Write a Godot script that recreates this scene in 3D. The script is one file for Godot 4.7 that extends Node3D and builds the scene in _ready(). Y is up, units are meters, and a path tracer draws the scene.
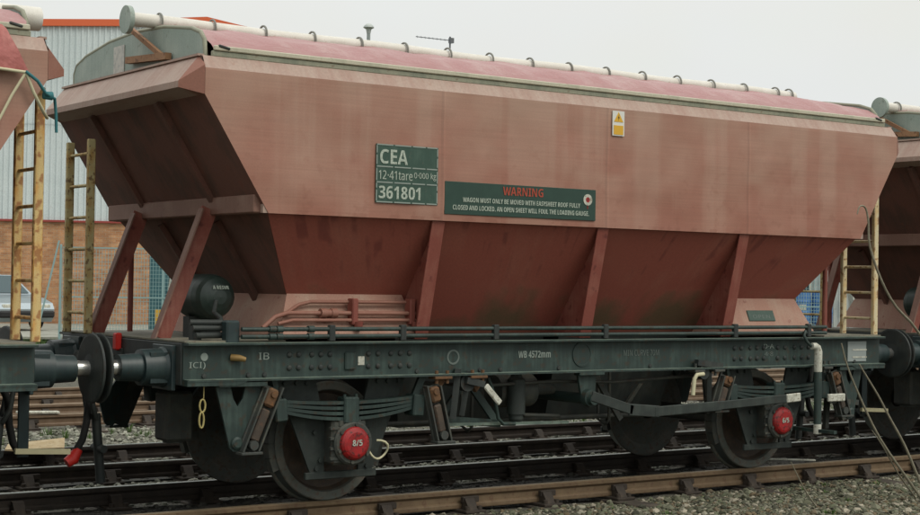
extends Node3D

# ---------------------------------------------------------------- shape builder
class B:
	var st: SurfaceTool
	func _init():
		st = SurfaceTool.new()
		st.begin(Mesh.PRIMITIVE_TRIANGLES)
	func vert(p: Vector3, n: Vector3, uv = null):
		st.set_normal(n)
		if uv == null:
			var a = n.abs()
			if a.x >= a.y and a.x >= a.z: st.set_uv(Vector2(p.z, -p.y))
			elif a.y >= a.z: st.set_uv(Vector2(p.x, p.z))
			else: st.set_uv(Vector2(p.x, -p.y))
		else:
			st.set_uv(uv)
		st.add_vertex(p)
	# counter-clockwise corners in, clockwise out
	func tri(a: Vector3, b: Vector3, c: Vector3, uvs = null):
		var n = (b - a).cross(c - a)
		if n.length() < 1e-12: return
		n = n.normalized()
		vert(a, n, uvs[0] if uvs else null)
		vert(c, n, uvs[2] if uvs else null)
		vert(b, n, uvs[1] if uvs else null)
	func tri_n(a, b, c, na, nb, nc, ua = null, ub = null, uc = null):
		vert(a, na, ua); vert(c, nc, uc); vert(b, nb, ub)
	func quad(a, b, c, d, uvs = null):
		tri(a, b, c, [uvs[0], uvs[1], uvs[2]] if uvs else null)
		tri(a, c, d, [uvs[0], uvs[2], uvs[3]] if uvs else null)
	func quad_n(a, b, c, d, na, nb, nc, nd):
		tri_n(a, b, c, na, nb, nc); tri_n(a, c, d, na, nc, nd)
	# convex hull-less helper: a face turned away from a middle point
	func face_out(pts: Array, mid: Vector3):
		var n = (pts[1] - pts[0]).cross(pts[2] - pts[0])
		var f = pts.duplicate()
		var ctr = Vector3.ZERO
		for p in pts: ctr += p
		ctr /= pts.size()
		if n.dot(ctr - mid) < 0.0: f.reverse()
		for i in range(1, f.size() - 1): tri(f[0], f[i], f[i + 1])
	func box(c: Vector3, s: Vector3, bas = Basis(), bev: float = 0.0):
		var h = s * 0.5
		if bev <= 0.0:
			for ax in 3:
				for sg in [-1.0, 1.0]:
					var pts = []
					for q in [[-1, -1], [1, -1], [1, 1], [-1, 1]]:
						var v = Vector3.ZERO
						v[ax] = h[ax] * sg
						v[(ax + 1) % 3] = h[(ax + 1) % 3] * q[0]
						v[(ax + 2) % 3] = h[(ax + 2) % 3] * q[1]
						pts.append(c + bas * v)
					face_out(pts, c)
			return
		var e = min(bev, min(h.x, min(h.y, h.z)) * 0.9)
		var g = h - Vector3(e, e, e)
		for ax in 3:
			for sg in [-1.0, 1.0]:
				var pts = []
				for q in [[-1, -1], [1, -1], [1, 1], [-1, 1]]:
					var v = Vector3.ZERO
					v[ax] = h[ax] * sg
					v[(ax + 1) % 3] = g[(ax + 1) % 3] * q[0]
					v[(ax + 2) % 3] = g[(ax + 2) % 3] * q[1]
					pts.append(c + bas * v)
				face_out(pts, c)
			for q in [[-1, -1], [1, -1], [1, 1], [-1, 1]]:
				var pts = []
				var b1 = (ax + 1) % 3
				var b2 = (ax + 2) % 3
				for k in 4:
					var v = Vector3.ZERO
					v[ax] = g[ax] * (1 if k == 1 or k == 2 else -1)
					if k < 2:
						v[b1] = h[b1] * q[0]; v[b2] = g[b2] * q[1]
					else:
						v[b1] = g[b1] * q[0]; v[b2] = h[b2] * q[1]
					pts.append(c + bas * v)
				face_out(pts, c)
		for i in 8:
			var sx = 1 if i & 1 else -1
			var sy = 1 if i & 2 else -1
			var sz = 1 if i & 4 else -1
			face_out([c + bas * Vector3(h.x * sx, g.y * sy, g.z * sz), c + bas * Vector3(g.x * sx, h.y * sy, g.z * sz), c + bas * Vector3(g.x * sx, g.y * sy, h.z * sz)], c)
	# a bar of rectangular section between two points; up hints the side of size h
	func bar(a: Vector3, b: Vector3, w: float, h: float, up = Vector3.UP, bev: float = 0.0):
		var x = (b - a).normalized()
		var z = x.cross(up)
		if z.length() < 1e-4: z = x.cross(Vector3.RIGHT)
		z = z.normalized()
		var y = z.cross(x)
		box((a + b) * 0.5, Vector3((b - a).length(), h, w), Basis(x, y, z), bev)
	func frame_of(x: Vector3) -> Array:
		var u = x.cross(Vector3.UP)
		if u.length() < 1e-3: u = x.cross(Vector3.RIGHT)
		u = u.normalized()
		return [u, x.cross(u).normalized()]
	# a body of revolution: prof = [[along, radius], ...]; repeat a point for a sharp ring
	func lathe(o: Vector3, axis: Vector3, prof: Array, n: int = 20):
		var x = axis.normalized()
		var fr = frame_of(x)
		for i in range(prof.size() - 1):
			var p = prof[i]
			var q = prof[i + 1]
			var dl = q[0] - p[0]
			var dr = q[1] - p[1]
			var ln = sqrt(dl * dl + dr * dr)
			if ln < 1e-7: continue
			for k in n:
				var c = []
				for kk in [k, k + 1]:
					var t = TAU * kk / n
					var rd = fr[0] * cos(t) + fr[1] * sin(t)
					var nn = (rd * dl - x * dr) / ln
					c.append([o + x * p[0] + rd * p[1], o + x * q[0] + rd * q[1], nn])
				# orientation: (around) x (along) points outward or inward; test it
				var a = c[0][0]; var b = c[1][0]; var d = c[1][1]; var e = c[0][1]
				var gn = (b - a).cross(e - a) + (d - b).cross(e - b)
				if gn.dot(c[0][2] + c[1][2]) >= 0.0: quad_n(a, b, d, e, c[0][2], c[1][2], c[1][2], c[0][2])
				else: quad_n(b, a, e, d, c[1][2], c[0][2], c[0][2], c[1][2])
	func cyl(a: Vector3, b: Vector3, r: float, n: int = 12):
		var l = (b - a).length()
		lathe(a, b - a, [[0.0, 0.0], [0.0, r], [0.0, r], [l, r], [l, r], [l, 0.0]], n)
	# a round tube through points
	func tube(pts: Array, r, n: int = 8):
		var rings = []
		var u0 = null
		for i in pts.size():
			var d = (pts[min(i + 1, pts.size() - 1)] - pts[max(i - 1, 0)]).normalized()
			var u
			if u0 == null: u = frame_of(d)[0]
			else: u = (u0 - d * u0.dot(d)).normalized()
			u0 = u
			var w = d.cross(u)
			var rr = r if not (r is Array) else r[i]
			var ring = []
			for k in n + 1:
				var t = TAU * k / n
				var nn = u * cos(t) + w * sin(t)
				ring.append([pts[i] + nn * rr, nn])
			rings.append(ring)
		for i in range(rings.size() - 1):
			for k in n:
				var a = rings[i][k]; var b = rings[i][k + 1]; var c = rings[i + 1][k + 1]; var d = rings[i + 1][k]
				quad_n(a[0], b[0], c[0], d[0], a[1], b[1], c[1], d[1])
		for e in [0, rings.size() - 1]:
			for k in n:
				if e == 0: tri(pts[0], rings[0][k + 1][0], rings[0][k][0])
				else: tri(pts[e], rings[e][k][0], rings[e][k + 1][0])
	# outline in the plane (u, v) pushed along w from w0 to w1
	func prism(poly, o: Vector3, u: Vector3, v: Vector3, w: Vector3, w0: float, w1: float):
		var pv = PackedVector2Array(poly)
		var idx = Geometry2D.triangulate_polygon(pv)
		var area = 0.0
		for i in pv.size(): area += pv[i].cross(pv[(i + 1) % pv.size()])
		var right = u.cross(v).dot(w) > 0.0
		for i in range(0, idx.size(), 3):
			var t = [pv[idx[i]], pv[idx[i + 1]], pv[idx[i + 2]]]
			if (t[1] - t[0]).cross(t[2] - t[0]) < 0.0: t.reverse()
			var lo = []
			var hi = []
			for q in t:
				lo.append(o + u * q.x + v * q.y + w * w0)
				hi.append(o + u * q.x + v * q.y + w * w1)
			if right:
				tri(hi[0], hi[1], hi[2]); tri(lo[2], lo[1], lo[0])
			else:
				tri(hi[2], hi[1], hi[0]); tri(lo[0], lo[1], lo[2])
		var flip = (area > 0.0) == right
		for i in pv.size():
			var p = pv[i]
			var q = pv[(i + 1) % pv.size()]
			var a = o + u * p.x + v * p.y
			var b = o + u * q.x + v * q.y
			if flip: quad(a + w * w0, b + w * w0, b + w * w1, a + w * w1)
			else: quad(b + w * w0, a + w * w0, a + w * w1, b + w * w1)
	# flat plate with thickness th behind its front face (front = counter-clockwise side)
	func slab(pts: Array, th: float):
		var n = (pts[1] - pts[0]).cross(pts[2] - pts[0]).normalized()
		var back = []
		for p in pts: back.append(p - n * th)
		for i in range(1, pts.size() - 1):
			tri(pts[0], pts[i], pts[i + 1])
			tri(back[0], back[i + 1], back[i])
		for i in pts.size():
			var j = (i + 1) % pts.size()
			quad(pts[j], pts[i], back[i], back[j])
	func done() -> ArrayMesh:
		st.index()
		st.generate_tangents()
		return st.commit()

# ---------------------------------------------------------------- scene helpers
var M = {}
var used = {}
var rng := RandomNumberGenerator.new()

func numbered(n: String) -> String:
	if not used.has(n):
		used[n] = 0
		return n
	used[n] += 1
	return "%s_%03d" % [n, used[n]]

func tag(o: Node, label: String, category: String, group: String = "", kind: String = ""):
	if label: o.set_meta("label", label)
	if category: o.set_meta("category", category)
	if group: o.set_meta("group", group)
	if kind: o.set_meta("kind", kind)
	return o

func thing(called: String, label: String, category: String, at := Vector3.ZERO, group: String = "") -> Node3D:
	var o := Node3D.new()
	o.name = numbered(called)
	add_child(o)
	o.position = at
	tag(o, label, category, group)
	return o

func mesh_node(called: String, m: Mesh, material: Material, parent: Node) -> MeshInstance3D:
	var o := MeshInstance3D.new()
	o.mesh = m
	o.material_override = material
	o.name = numbered(called) if parent == self else called
	parent.add_child(o, true)
	return o

func part(called: String, b: B, material: Material, parent: Node) -> MeshInstance3D:
	return mesh_node(called, b.done(), material, parent)

func one(called: String, b: B, material: Material, label: String, category: String, group: String = "") -> MeshInstance3D:
	var o = part(called, b, material, self)
	tag(o, label, category, group)
	return o

func struct(called: String, b: B, material: Material) -> MeshInstance3D:
	var o = part(called, b, material, self)
	o.set_meta("kind", "structure")
	return o

# lettering whose box is width x height with its lower left corner at p, facing +z (or turned)
func text(words: String, p: Vector3, w: float, h: float, material: Material, parent: Node, called: String = "lettering", bold: bool = false, face: String = "Droid Sans", turn := Basis()):
	var tm := TextMesh.new()
	var f := SystemFont.new()
	f.font_names = PackedStringArray([face])
	if bold: f.font_weight = 700
	tm.font = f
	tm.font_size = 48
	tm.pixel_size = 0.01
	tm.depth = 0.02
	tm.curve_step = 3.0
	tm.text = words
	var bb = tm.get_aabb()
	var o := MeshInstance3D.new()
	o.mesh = tm
	o.material_override = material
	o.name = called
	parent.add_child(o, true)
	var s = Vector3(w / max(bb.size.x, 0.001), h / max(bb.size.y, 0.001), 0.1)
	o.transform = Transform3D(turn * Basis.from_scale(s), p - turn * (Vector3(bb.position.x, bb.position.y, bb.position.z) * s))
	return o

# ---------------------------------------------------------------- materials
func noise_bytes(seed_: int, w: int, h: int, freq: float, oct: int = 4, src_w: int = 0, src_h: int = 0) -> PackedByteArray:
	var n := FastNoiseLite.new()
	n.seed = seed_
	n.noise_type = FastNoiseLite.TYPE_SIMPLEX_SMOOTH
	n.frequency = freq
	n.fractal_octaves = oct
	var im = n.get_seamless_image(src_w if src_w else w, src_h if src_h else h)
	im.convert(Image.FORMAT_L8)
	if im.get_width() != w or im.get_height() != h: im.resize(w, h, Image.INTERPOLATE_CUBIC)
	return im.get_data()

# a weathered coat: base colour, a second (dirt) and third (rust/spot) colour mixed by noise, with vertical runs
func coat(seed_: int, base: Color, dirt: Color, spot: Color, dirt_amt: float, streak: float, spot_at: float, size: int = 256) -> Image:
	var a = noise_bytes(seed_, size, size, 0.012, 5)
	var s = noise_bytes(seed_ + 1, size, size, 0.09, 3, size, 12)
	var d = noise_bytes(seed_ + 2, size, size, 0.035, 4)
	var g = noise_bytes(seed_ + 3, size, size, 0.3, 2)
	var out := PackedByteArray()
	out.resize(size * size * 3)
	for i in size * size:
		var k = clampf((a[i] / 255.0 - 0.35) * 1.6 * dirt_amt + (s[i] / 255.0 - 0.5) * streak, 0.0, 1.0)
		var q = clampf((d[i] / 255.0 - spot_at) * 4.0, 0.0, 0.6)
		var gr = 1.0 + (g[i] / 255.0 - 0.5) * 0.12
		out[i * 3] = clampi(int(lerpf(lerpf(base.r, dirt.r, k), spot.r, q) * gr * 255.0), 0, 255)
		out[i * 3 + 1] = clampi(int(lerpf(lerpf(base.g, dirt.g, k), spot.g, q) * gr * 255.0), 0, 255)
		out[i * 3 + 2] = clampi(int(lerpf(lerpf(base.b, dirt.b, k), spot.b, q) * gr * 255.0), 0, 255)
	return Image.create_from_data(size, size, false, Image.FORMAT_RGB8, out)

func tex_mat(im: Image, rough: float, metal: float = 0.0, per_m: float = 1.0, bump: float = 0.0, nimg: Image = null) -> StandardMaterial3D:
	var m := StandardMaterial3D.new()
	im.generate_mipmaps()
	m.albedo_texture = ImageTexture.create_from_image(im)
	m.roughness = rough
	m.metallic = metal
	m.uv1_scale = Vector3(per_m, per_m, per_m)
	if nimg:
		m.normal_enabled = true
		m.normal_texture = ImageTexture.create_from_image(nimg)
		m.normal_scale = bump
	return m

func plain(c: Color, rough: float = 0.7, metal: float = 0.0) -> StandardMaterial3D:
	var m := StandardMaterial3D.new()
	m.albedo_color = c
	m.roughness = rough
	m.metallic = metal
	return m

func bump_img(seed_: int, size: int, freq: float, oct: int, strength: float) -> Image:
	var d = noise_bytes(seed_, size, size, freq, oct)
	var im = Image.create_from_data(size, size, false, Image.FORMAT_L8, d)
	im.convert(Image.FORMAT_RGB8)
	im.bump_map_to_normal_map(strength)
	return im

# the big faded side sheet: long paint texture, 7.3 m x 1.0 m
func panel_image() -> Image:
	var w = 1460
	var h = 210
	var a = noise_bytes(11, w, h, 0.006, 4)
	var s = noise_bytes(12, w, h, 0.009, 3, w, 8)
	var s2 = noise_bytes(13, w, h, 0.12, 2, w, 5)
	var hz = noise_bytes(14, w, h, 0.25, 2, 24, h)
	var g = noise_bytes(15, w, h, 0.35, 2)
	var blot = noise_bytes(16, w, h, 0.03, 4)
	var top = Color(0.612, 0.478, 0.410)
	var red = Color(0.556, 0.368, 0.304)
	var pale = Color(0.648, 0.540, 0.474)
	var rust = Color(0.47, 0.29, 0.23)
	var out := PackedByteArray()
	out.resize(w * h * 3)
	for y in h:
		var v = float(y) / h
		for x in w:
			var i = y * w + x
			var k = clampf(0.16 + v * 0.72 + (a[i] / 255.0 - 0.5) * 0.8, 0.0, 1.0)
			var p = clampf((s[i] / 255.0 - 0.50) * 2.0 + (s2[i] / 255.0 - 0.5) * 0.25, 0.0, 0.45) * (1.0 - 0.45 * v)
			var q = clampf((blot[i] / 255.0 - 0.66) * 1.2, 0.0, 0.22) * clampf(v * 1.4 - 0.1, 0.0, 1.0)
			var gr = 1.0 + (g[i] / 255.0 - 0.5) * 0.07 + (hz[i] / 255.0 - 0.5) * 0.065
			# old seams of the pressed sheet, and the scuffed lower lip
			var xm = float(x) / w * 7.27
			for sx in [1.99, 3.64, 5.27]:
				if absf(xm - sx) < 0.012: gr *= 0.945
				elif absf(xm - sx - 0.02) < 0.01: gr *= 1.03
			if v > 0.97: q = max(q, clampf((blot[i] / 255.0 - 0.5) * 2.0, 0.0, 0.35))
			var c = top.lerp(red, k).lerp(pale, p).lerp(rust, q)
			out[i * 3] = clampi(int(c.r * gr * 255.0), 0, 255)
			out[i * 3 + 1] = clampi(int(c.g * gr * 255.0), 0, 255)
			out[i * 3 + 2] = clampi(int(c.b * gr * 255.0), 0, 255)
	return Image.create_from_data(w, h, false, Image.FORMAT_RGB8, out)

# lower hopper sheets: dark maroon with green algae towards the foot, brighter scraped patches
func slope_image() -> Image:
	var w = 768
	var h = 128
	var a = noise_bytes(21, w, h, 0.01, 5)
	var b = noise_bytes(22, w, h, 0.025, 4)
	var s = noise_bytes(23, w, h, 0.05, 3, w, 10)
	var g = noise_bytes(24, w, h, 0.35, 2)
	var base = Color(0.535, 0.285, 0.232)
	var pale = Color(0.56, 0.335, 0.275)
	var green = Color(0.32, 0.29, 0.195)
	var dark = Color(0.30, 0.105, 0.10)
	var out := PackedByteArray()
	out.resize(w * h * 3)
	for y in h:
		var v = float(y) / h
		for x in w:
			var i = y * w + x
			var k = clampf((a[i] / 255.0 - 0.4) * 1.5 + (s[i] / 255.0 - 0.5) * 0.7, 0.0, 1.0)
			var al = clampf((v - 0.66) * 2.4 + (a[i] / 255.0 - 0.5) * 1.1 + (b[i] / 255.0 - 0.5) * 0.5, 0.0, 0.75) * clampf((0.97 - v) * 12.0, 0.25, 1.0)
			var sc = clampf((s[i] / 255.0 - 0.56) * 2.5, 0.0, 0.35) * clampf((b[i] / 255.0 - 0.45) * 4.0, 0.0, 1.0) * clampf((0.55 - v) * 4.0, 0.0, 1.0)
			var c = base.lerp(pale, k).lerp(dark, sc).lerp(green, al)
			var gr = 1.0 + (g[i] / 255.0 - 0.5) * 0.12
			out[i * 3] = clampi(int(c.r * gr * 255.0), 0, 255)
			out[i * 3 + 1] = clampi(int(c.g * gr * 255.0), 0, 255)
			out[i * 3 + 2] = clampi(int(c.b * gr * 255.0), 0, 255)
	return Image.create_from_data(w, h, false, Image.FORMAT_RGB8, out)

func brick_images() -> Array:
	var w = 512
	var h = 512   # 16 bricks x 48 courses -> 3.6 m x 3.6 m
	var g = noise_bytes(31, w, h, 0.2, 3)
	var a = noise_bytes(32, w, h, 0.01, 4)
	var out := PackedByteArray()
	out.resize(w * h * 3)
	var hb := PackedByteArray()
	hb.resize(w * h)
	var r := RandomNumberGenerator.new()
	r.seed = 77
	var tone = []
	for i in 48 * 17: tone.append(r.randf())
	for y in h:
		var row = int(y * 48.0 / h)
		var fy = y * 48.0 / h - row
		for x in w:
			var i = y * w + x
			var bx = x * 16.0 / w + (0.5 if row % 2 else 0.0)
			var col = int(bx) % 16
			var fx = bx - int(bx)
			var t = tone[row * 17 + col]
			var c = Color(0.60, 0.42, 0.29).lerp(Color(0.70, 0.53, 0.38), t)
			var mort = fy < 0.12 or fx < 0.045
			if mort: c = Color(0.60, 0.54, 0.46)
			var k = 1.0 + (g[i] / 255.0 - 0.5) * 0.2 + (a[i] / 255.0 - 0.5) * 0.25
			out[i * 3] = clampi(int(c.r * k * 255), 0, 255)
			out[i * 3 + 1] = clampi(int(c.g * k * 255), 0, 255)
			out[i * 3 + 2] = clampi(int(c.b * k * 255), 0, 255)
			hb[i] = 60 if mort else 200
	return [Image.create_from_data(w, h, false, Image.FORMAT_RGB8, out)]

func materials():
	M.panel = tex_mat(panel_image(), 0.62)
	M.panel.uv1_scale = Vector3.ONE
	M.slope = tex_mat(slope_image(), 0.7)
	M.slope.uv1_scale = Vector3.ONE
	var nsheet = bump_img(41, 256, 0.02, 4, 2.0)
	M.body = tex_mat(coat(51, Color(0.60, 0.47, 0.40), Color(0.67, 0.58, 0.51), Color(0.43, 0.25, 0.20), 0.7, 0.9, 0.74), 0.62, 0.0, 0.6, 0.3, nsheet)
	M.band = tex_mat(coat(53, Color(0.615, 0.53, 0.48), Color(0.56, 0.44, 0.39), Color(0.50, 0.36, 0.30), 0.8, 0.8, 0.82), 0.62, 0.0, 0.6)
	M.under = tex_mat(coat(57, Color(0.41, 0.27, 0.225), Color(0.31, 0.23, 0.195), Color(0.44, 0.25, 0.19), 1.0, 0.6, 0.78), 0.75, 0.0, 0.7, 0.3, nsheet)
	M.maroon = tex_mat(coat(61, Color(0.49, 0.255, 0.21), Color(0.55, 0.355, 0.30), Color(0.32, 0.13, 0.11), 0.8, 0.7, 0.76), 0.65, 0.0, 0.9)
	M.pinkish = tex_mat(coat(65, Color(0.605, 0.455, 0.39), Color(0.64, 0.54, 0.47), Color(0.44, 0.25, 0.21), 0.9, 0.5, 0.78), 0.7, 0.0, 0.8)
	M.frame = tex_mat(coat(71, Color(0.122, 0.185, 0.170), Color(0.200, 0.265, 0.243), Color(0.22, 0.17, 0.12), 1.1, 1.0, 0.68), 0.6, 0.0, 1.1)
	M.frame_dark = tex_mat(coat(75, Color(0.13, 0.155, 0.15), Color(0.22, 0.235, 0.215), Color(0.19, 0.13, 0.10), 0.9, 0.5, 0.70), 0.65, 0.0, 1.2)
	M.guard = tex_mat(coat(77, Color(0.125, 0.155, 0.142), Color(0.200, 0.230, 0.210), Color(0.17, 0.145, 0.12), 1.0, 0.5, 0.70), 0.7, 0.0, 1.4)
	M.pale_highlight = tex_mat(coat(78, Color(0.40, 0.455, 0.41), Color(0.30, 0.36, 0.33), Color(0.25, 0.22, 0.18), 1.0, 0.3, 0.70), 0.6, 0.0, 1.4)  # pale coat put in for sky light on the solebar flanges
	M.tank = tex_mat(coat(80, Color(0.13, 0.18, 0.16), Color(0.18, 0.235, 0.21), Color(0.15, 0.15, 0.13), 0.8, 0.3, 0.78), 0.45, 0.0, 1.4)
	M.lip_red = tex_mat(coat(52, Color(0.53, 0.355, 0.295), Color(0.57, 0.43, 0.37), Color(0.42, 0.23, 0.18), 0.8, 0.6, 0.76), 0.65, 0.0, 0.8)
	M.beam = tex_mat(coat(54, Color(0.47, 0.345, 0.295), Color(0.54, 0.43, 0.38), Color(0.36, 0.22, 0.18), 0.8, 0.6, 0.76), 0.65, 0.0, 0.8)  # body paint darkened for shade under the end lip; also strut flange
	M.gear = tex_mat(coat(79, Color(0.20, 0.215, 0.20), Color(0.30, 0.30, 0.26), Color(0.25, 0.17, 0.12), 1.0, 0.4, 0.66), 0.7, 0.0, 1.6)
	M.wheel = tex_mat(coat(83, Color(0.29, 0.305, 0.28), Color(0.36, 0.34, 0.30), Color(0.29, 0.21, 0.16), 1.0, 0.2, 0.64), 0.65, 0.0, 2.0)
	M.tread = plain(Color(0.42, 0.45, 0.44), 0.35, 0.7)
	M.deck = tex_mat(coat(87, Color(0.42, 0.42, 0.37), Color(0.52, 0.49, 0.42), Color(0.27, 0.2, 0.15), 0.9, 0.3, 0.70), 0.8, 0.0, 1.0)
	M.tarp = tex_mat(coat(91, Color(0.59, 0.425, 0.42), Color(0.64, 0.53, 0.515), Color(0.52, 0.36, 0.35), 0.9, 0.5, 0.83), 0.6, 0.0, 0.7, 0.6, bump_img(92, 256, 0.03, 4, 4.0))
	M.tarp_red = tex_mat(coat(95, Color(0.60, 0.34, 0.32), Color(0.66, 0.44, 0.41), Color(0.42, 0.19, 0.17), 0.9, 0.4, 0.83), 0.7, 0.0, 0.9, 0.6, bump_img(92, 256, 0.03, 4, 4.0))
	M.rail_trim = tex_mat(coat(101, Color(0.70, 0.68, 0.60), Color(0.58, 0.58, 0.50), Color(0.42, 0.30, 0.22), 0.8, 0.4, 0.80), 0.5, 0.0, 0.9)
	M.rail_green = tex_mat(coat(103, Color(0.53, 0.53, 0.455), Color(0.42, 0.44, 0.38), Color(0.38, 0.26, 0.2), 0.9, 0.6, 0.78), 0.6, 0.0, 0.9)
	M.bulkhead = tex_mat(coat(107, Color(0.52, 0.57, 0.535), Color(0.60, 0.635, 0.60), Color(0.35, 0.38, 0.33), 0.8, 0.6, 0.78), 0.6, 0.0, 0.9)
	M.tube = tex_mat(coat(111, Color(0.76, 0.745, 0.705), Color(0.82, 0.81, 0.78), Color(0.66, 0.56, 0.49), 0.8, 0.3, 0.76), 0.5, 0.0, 1.2)
	M.hoop = plain(Color(0.46, 0.46, 0.43), 0.6, 0.1)
	M.rusty_bar = tex_mat(coat(115, Color(0.56, 0.42, 0.30), Color(0.50, 0.34, 0.24), Color(0.34, 0.22, 0.15), 0.8, 0.3, 0.66), 0.75, 0.0, 2.0)
	M.ladder = tex_mat(coat(119, Color(0.79, 0.74, 0.60), Color(0.76, 0.60, 0.36), Color(0.46, 0.29, 0.17), 0.9, 0.5, 0.60), 0.6, 0.0, 1.4)
	M.ladder_old = tex_mat(coat(121, Color(0.72, 0.67, 0.49), Color(0.68, 0.50, 0.25), Color(0.33, 0.22, 0.13), 0.9, 0.5, 0.58), 0.7, 0.0, 1.8)
	M.plate = tex_mat(coat(125, Color(0.155, 0.265, 0.22), Color(0.23, 0.325, 0.28), Color(0.30, 0.30, 0.27), 0.7, 0.6, 0.78), 0.5, 0.0, 2.0)
	M.plate_dark = tex_mat(coat(129, Color(0.10, 0.215, 0.175), Color(0.135, 0.25, 0.205), Color(0.2, 0.24, 0.22), 0.7, 0.3, 0.85), 0.45, 0.0, 2.0)
	M.white_paint = tex_mat(coat(213, Color(0.74, 0.74, 0.69), Color(0.58, 0.58, 0.53), Color(0.42, 0.38, 0.31), 1.0, 0.6, 0.66), 0.65, 0.0, 3.0)
	M.letter = tex_mat(coat(209, Color(0.70, 0.73, 0.68), Color(0.54, 0.58, 0.53), Color(0.20, 0.30, 0.255), 1.0, 0.4, 0.60), 0.85, 0.0, 6.0)
	M.letter.uv1_triplanar = true
	M.chalk = plain(Color(0.52, 0.56, 0.53), 0.7)
	M.chalk_dim = plain(Color(0.36, 0.40, 0.38), 0.7)
	M.warn_red = tex_mat(coat(211, Color(0.66, 0.27, 0.19), Color(0.50, 0.24, 0.18), Color(0.30, 0.24, 0.19), 1.0, 0.4, 0.62), 0.8, 0.0, 6.0)
	M.warn_red.uv1_triplanar = true
	M.sign_white = plain(Color(0.80, 0.80, 0.77), 0.5)
	M.hazard = plain(Color(0.80, 0.62, 0.16), 0.55)
	M.black = plain(Color(0.06, 0.06, 0.06), 0.6)
	M.cap_red = tex_mat(coat(131, Color(0.58, 0.075, 0.085), Color(0.44, 0.09, 0.08), Color(0.20, 0.09, 0.07), 1.0, 0.4, 0.62), 0.5, 0.0, 3.0)
	M.red = plain(Color(0.72, 0.13, 0.09), 0.5)
	M.polished = plain(Color(0.80, 0.80, 0.78), 0.22, 0.9)
	M.buffer_blue = tex_mat(coat(135, Color(0.115, 0.175, 0.18), Color(0.19, 0.25, 0.245), Color(0.2, 0.17, 0.14), 0.8, 0.5, 0.74), 0.45, 0.0, 1.5)
	M.brown = tex_mat(coat(139, Color(0.23, 0.195, 0.16), Color(0.31, 0.26, 0.21), Color(0.34, 0.23, 0.15), 1.0, 0.4, 0.64), 0.7, 0.0, 2.5)
	M.rust = tex_mat(coat(141, Color(0.38, 0.27, 0.17), Color(0.30, 0.22, 0.15), Color(0.46, 0.30, 0.15), 0.9, 0.3, 0.62), 0.85, 0.0, 3.0)
	M.ladder_yellow = tex_mat(coat(120, Color(0.78, 0.68, 0.46), Color(0.76, 0.54, 0.26), Color(0.50, 0.28, 0.14), 1.0, 0.6, 0.56), 0.65, 0.0, 1.1)
	M.brass = plain(Color(0.52, 0.42, 0.24), 0.6, 0.2)
	M.pale_brass = plain(Color(0.62, 0.57, 0.36), 0.6, 0.1)
	M.rope = plain(Color(0.74, 0.72, 0.60), 0.9)
	M.rope_blue = plain(Color(0.20, 0.42, 0.44), 0.9)
	M.rubber = plain(Color(0.06, 0.065, 0.06), 0.8)
	M.paper = tex_mat(coat(143, Color(0.72, 0.71, 0.68), Color(0.60, 0.60, 0.58), Color(0.45, 0.5, 0.55), 0.8, 0.6, 0.68), 0.8, 0.0, 4.0)
	# the yard
	M.rail_side = tex_mat(coat(151, Color(0.365, 0.295, 0.21), Color(0.43, 0.36, 0.265), Color(0.32, 0.225, 0.155), 0.9, 0.2, 0.66), 0.75, 0.0, 1.5)
	M.rail_dark = tex_mat(coat(153, Color(0.17, 0.145, 0.12), Color(0.23, 0.195, 0.16), Color(0.12, 0.10, 0.085), 0.9, 0.2, 0.66), 0.8, 0.0, 1.5)  # rail brown darkened to stand for shadow on inner faces
	M.rail_brown_head = tex_mat(coat(154, Color(0.46, 0.40, 0.31), Color(0.54, 0.49, 0.39), Color(0.36, 0.29, 0.21), 0.9, 0.0, 0.7), 0.5, 0.2, 2.0)
	M.rail_cream_head = plain(Color(0.50, 0.44, 0.35), 0.6, 0.1)
	M.rail_head = plain(Color(0.46, 0.48, 0.45), 0.35, 0.55)
	M.rail_dull = tex_mat(coat(155, Color(0.40, 0.325, 0.25), Color(0.46, 0.39, 0.32), Color(0.36, 0.27, 0.2), 0.9, 0.2, 0.68), 0.6, 0.1, 1.5)
	M.sleeper = tex_mat(coat(159, Color(0.23, 0.20, 0.165), Color(0.32, 0.29, 0.25), Color(0.15, 0.13, 0.11), 1.0, 0.3, 0.66), 0.9, 0.0, 1.3)
	M.chair = tex_mat(coat(163, Color(0.18, 0.15, 0.12), Color(0.25, 0.21, 0.165), Color(0.13, 0.10, 0.085), 1.0, 0.2, 0.66), 0.8, 0.0, 3.0)
	M.ballast = tex_mat(coat(167, Color(0.30, 0.29, 0.25), Color(0.37, 0.36, 0.31), Color(0.20, 0.19, 0.16), 1.0, 0.0, 0.60), 0.95, 0.0, 0.9, 1.0, bump_img(168, 256, 0.12, 4, 6.0))
	M.shadowed = tex_mat(coat(169, Color(0.17, 0.16, 0.135), Color(0.22, 0.21, 0.175), Color(0.12, 0.11, 0.09), 1.0, 0.0, 0.60), 0.9, 0.0, 0.9, 1.0, bump_img(168, 256, 0.12, 4, 6.0))  # bed colour darkened for the shade under the wagons
	M.earth = tex_mat(coat(171, Color(0.34, 0.35, 0.27), Color(0.42, 0.41, 0.34), Color(0.26, 0.30, 0.19), 1.0, 0.0, 0.62), 0.95, 0.0, 0.25)
	M.concrete = tex_mat(coat(175, Color(0.56, 0.56, 0.52), Color(0.48, 0.48, 0.44), Color(0.38, 0.39, 0.33), 1.0, 0.0, 0.70), 0.9, 0.0, 0.2)
	M.brick = tex_mat(brick_images()[0], 0.9, 0.0, 1.0 / 3.6)
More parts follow.
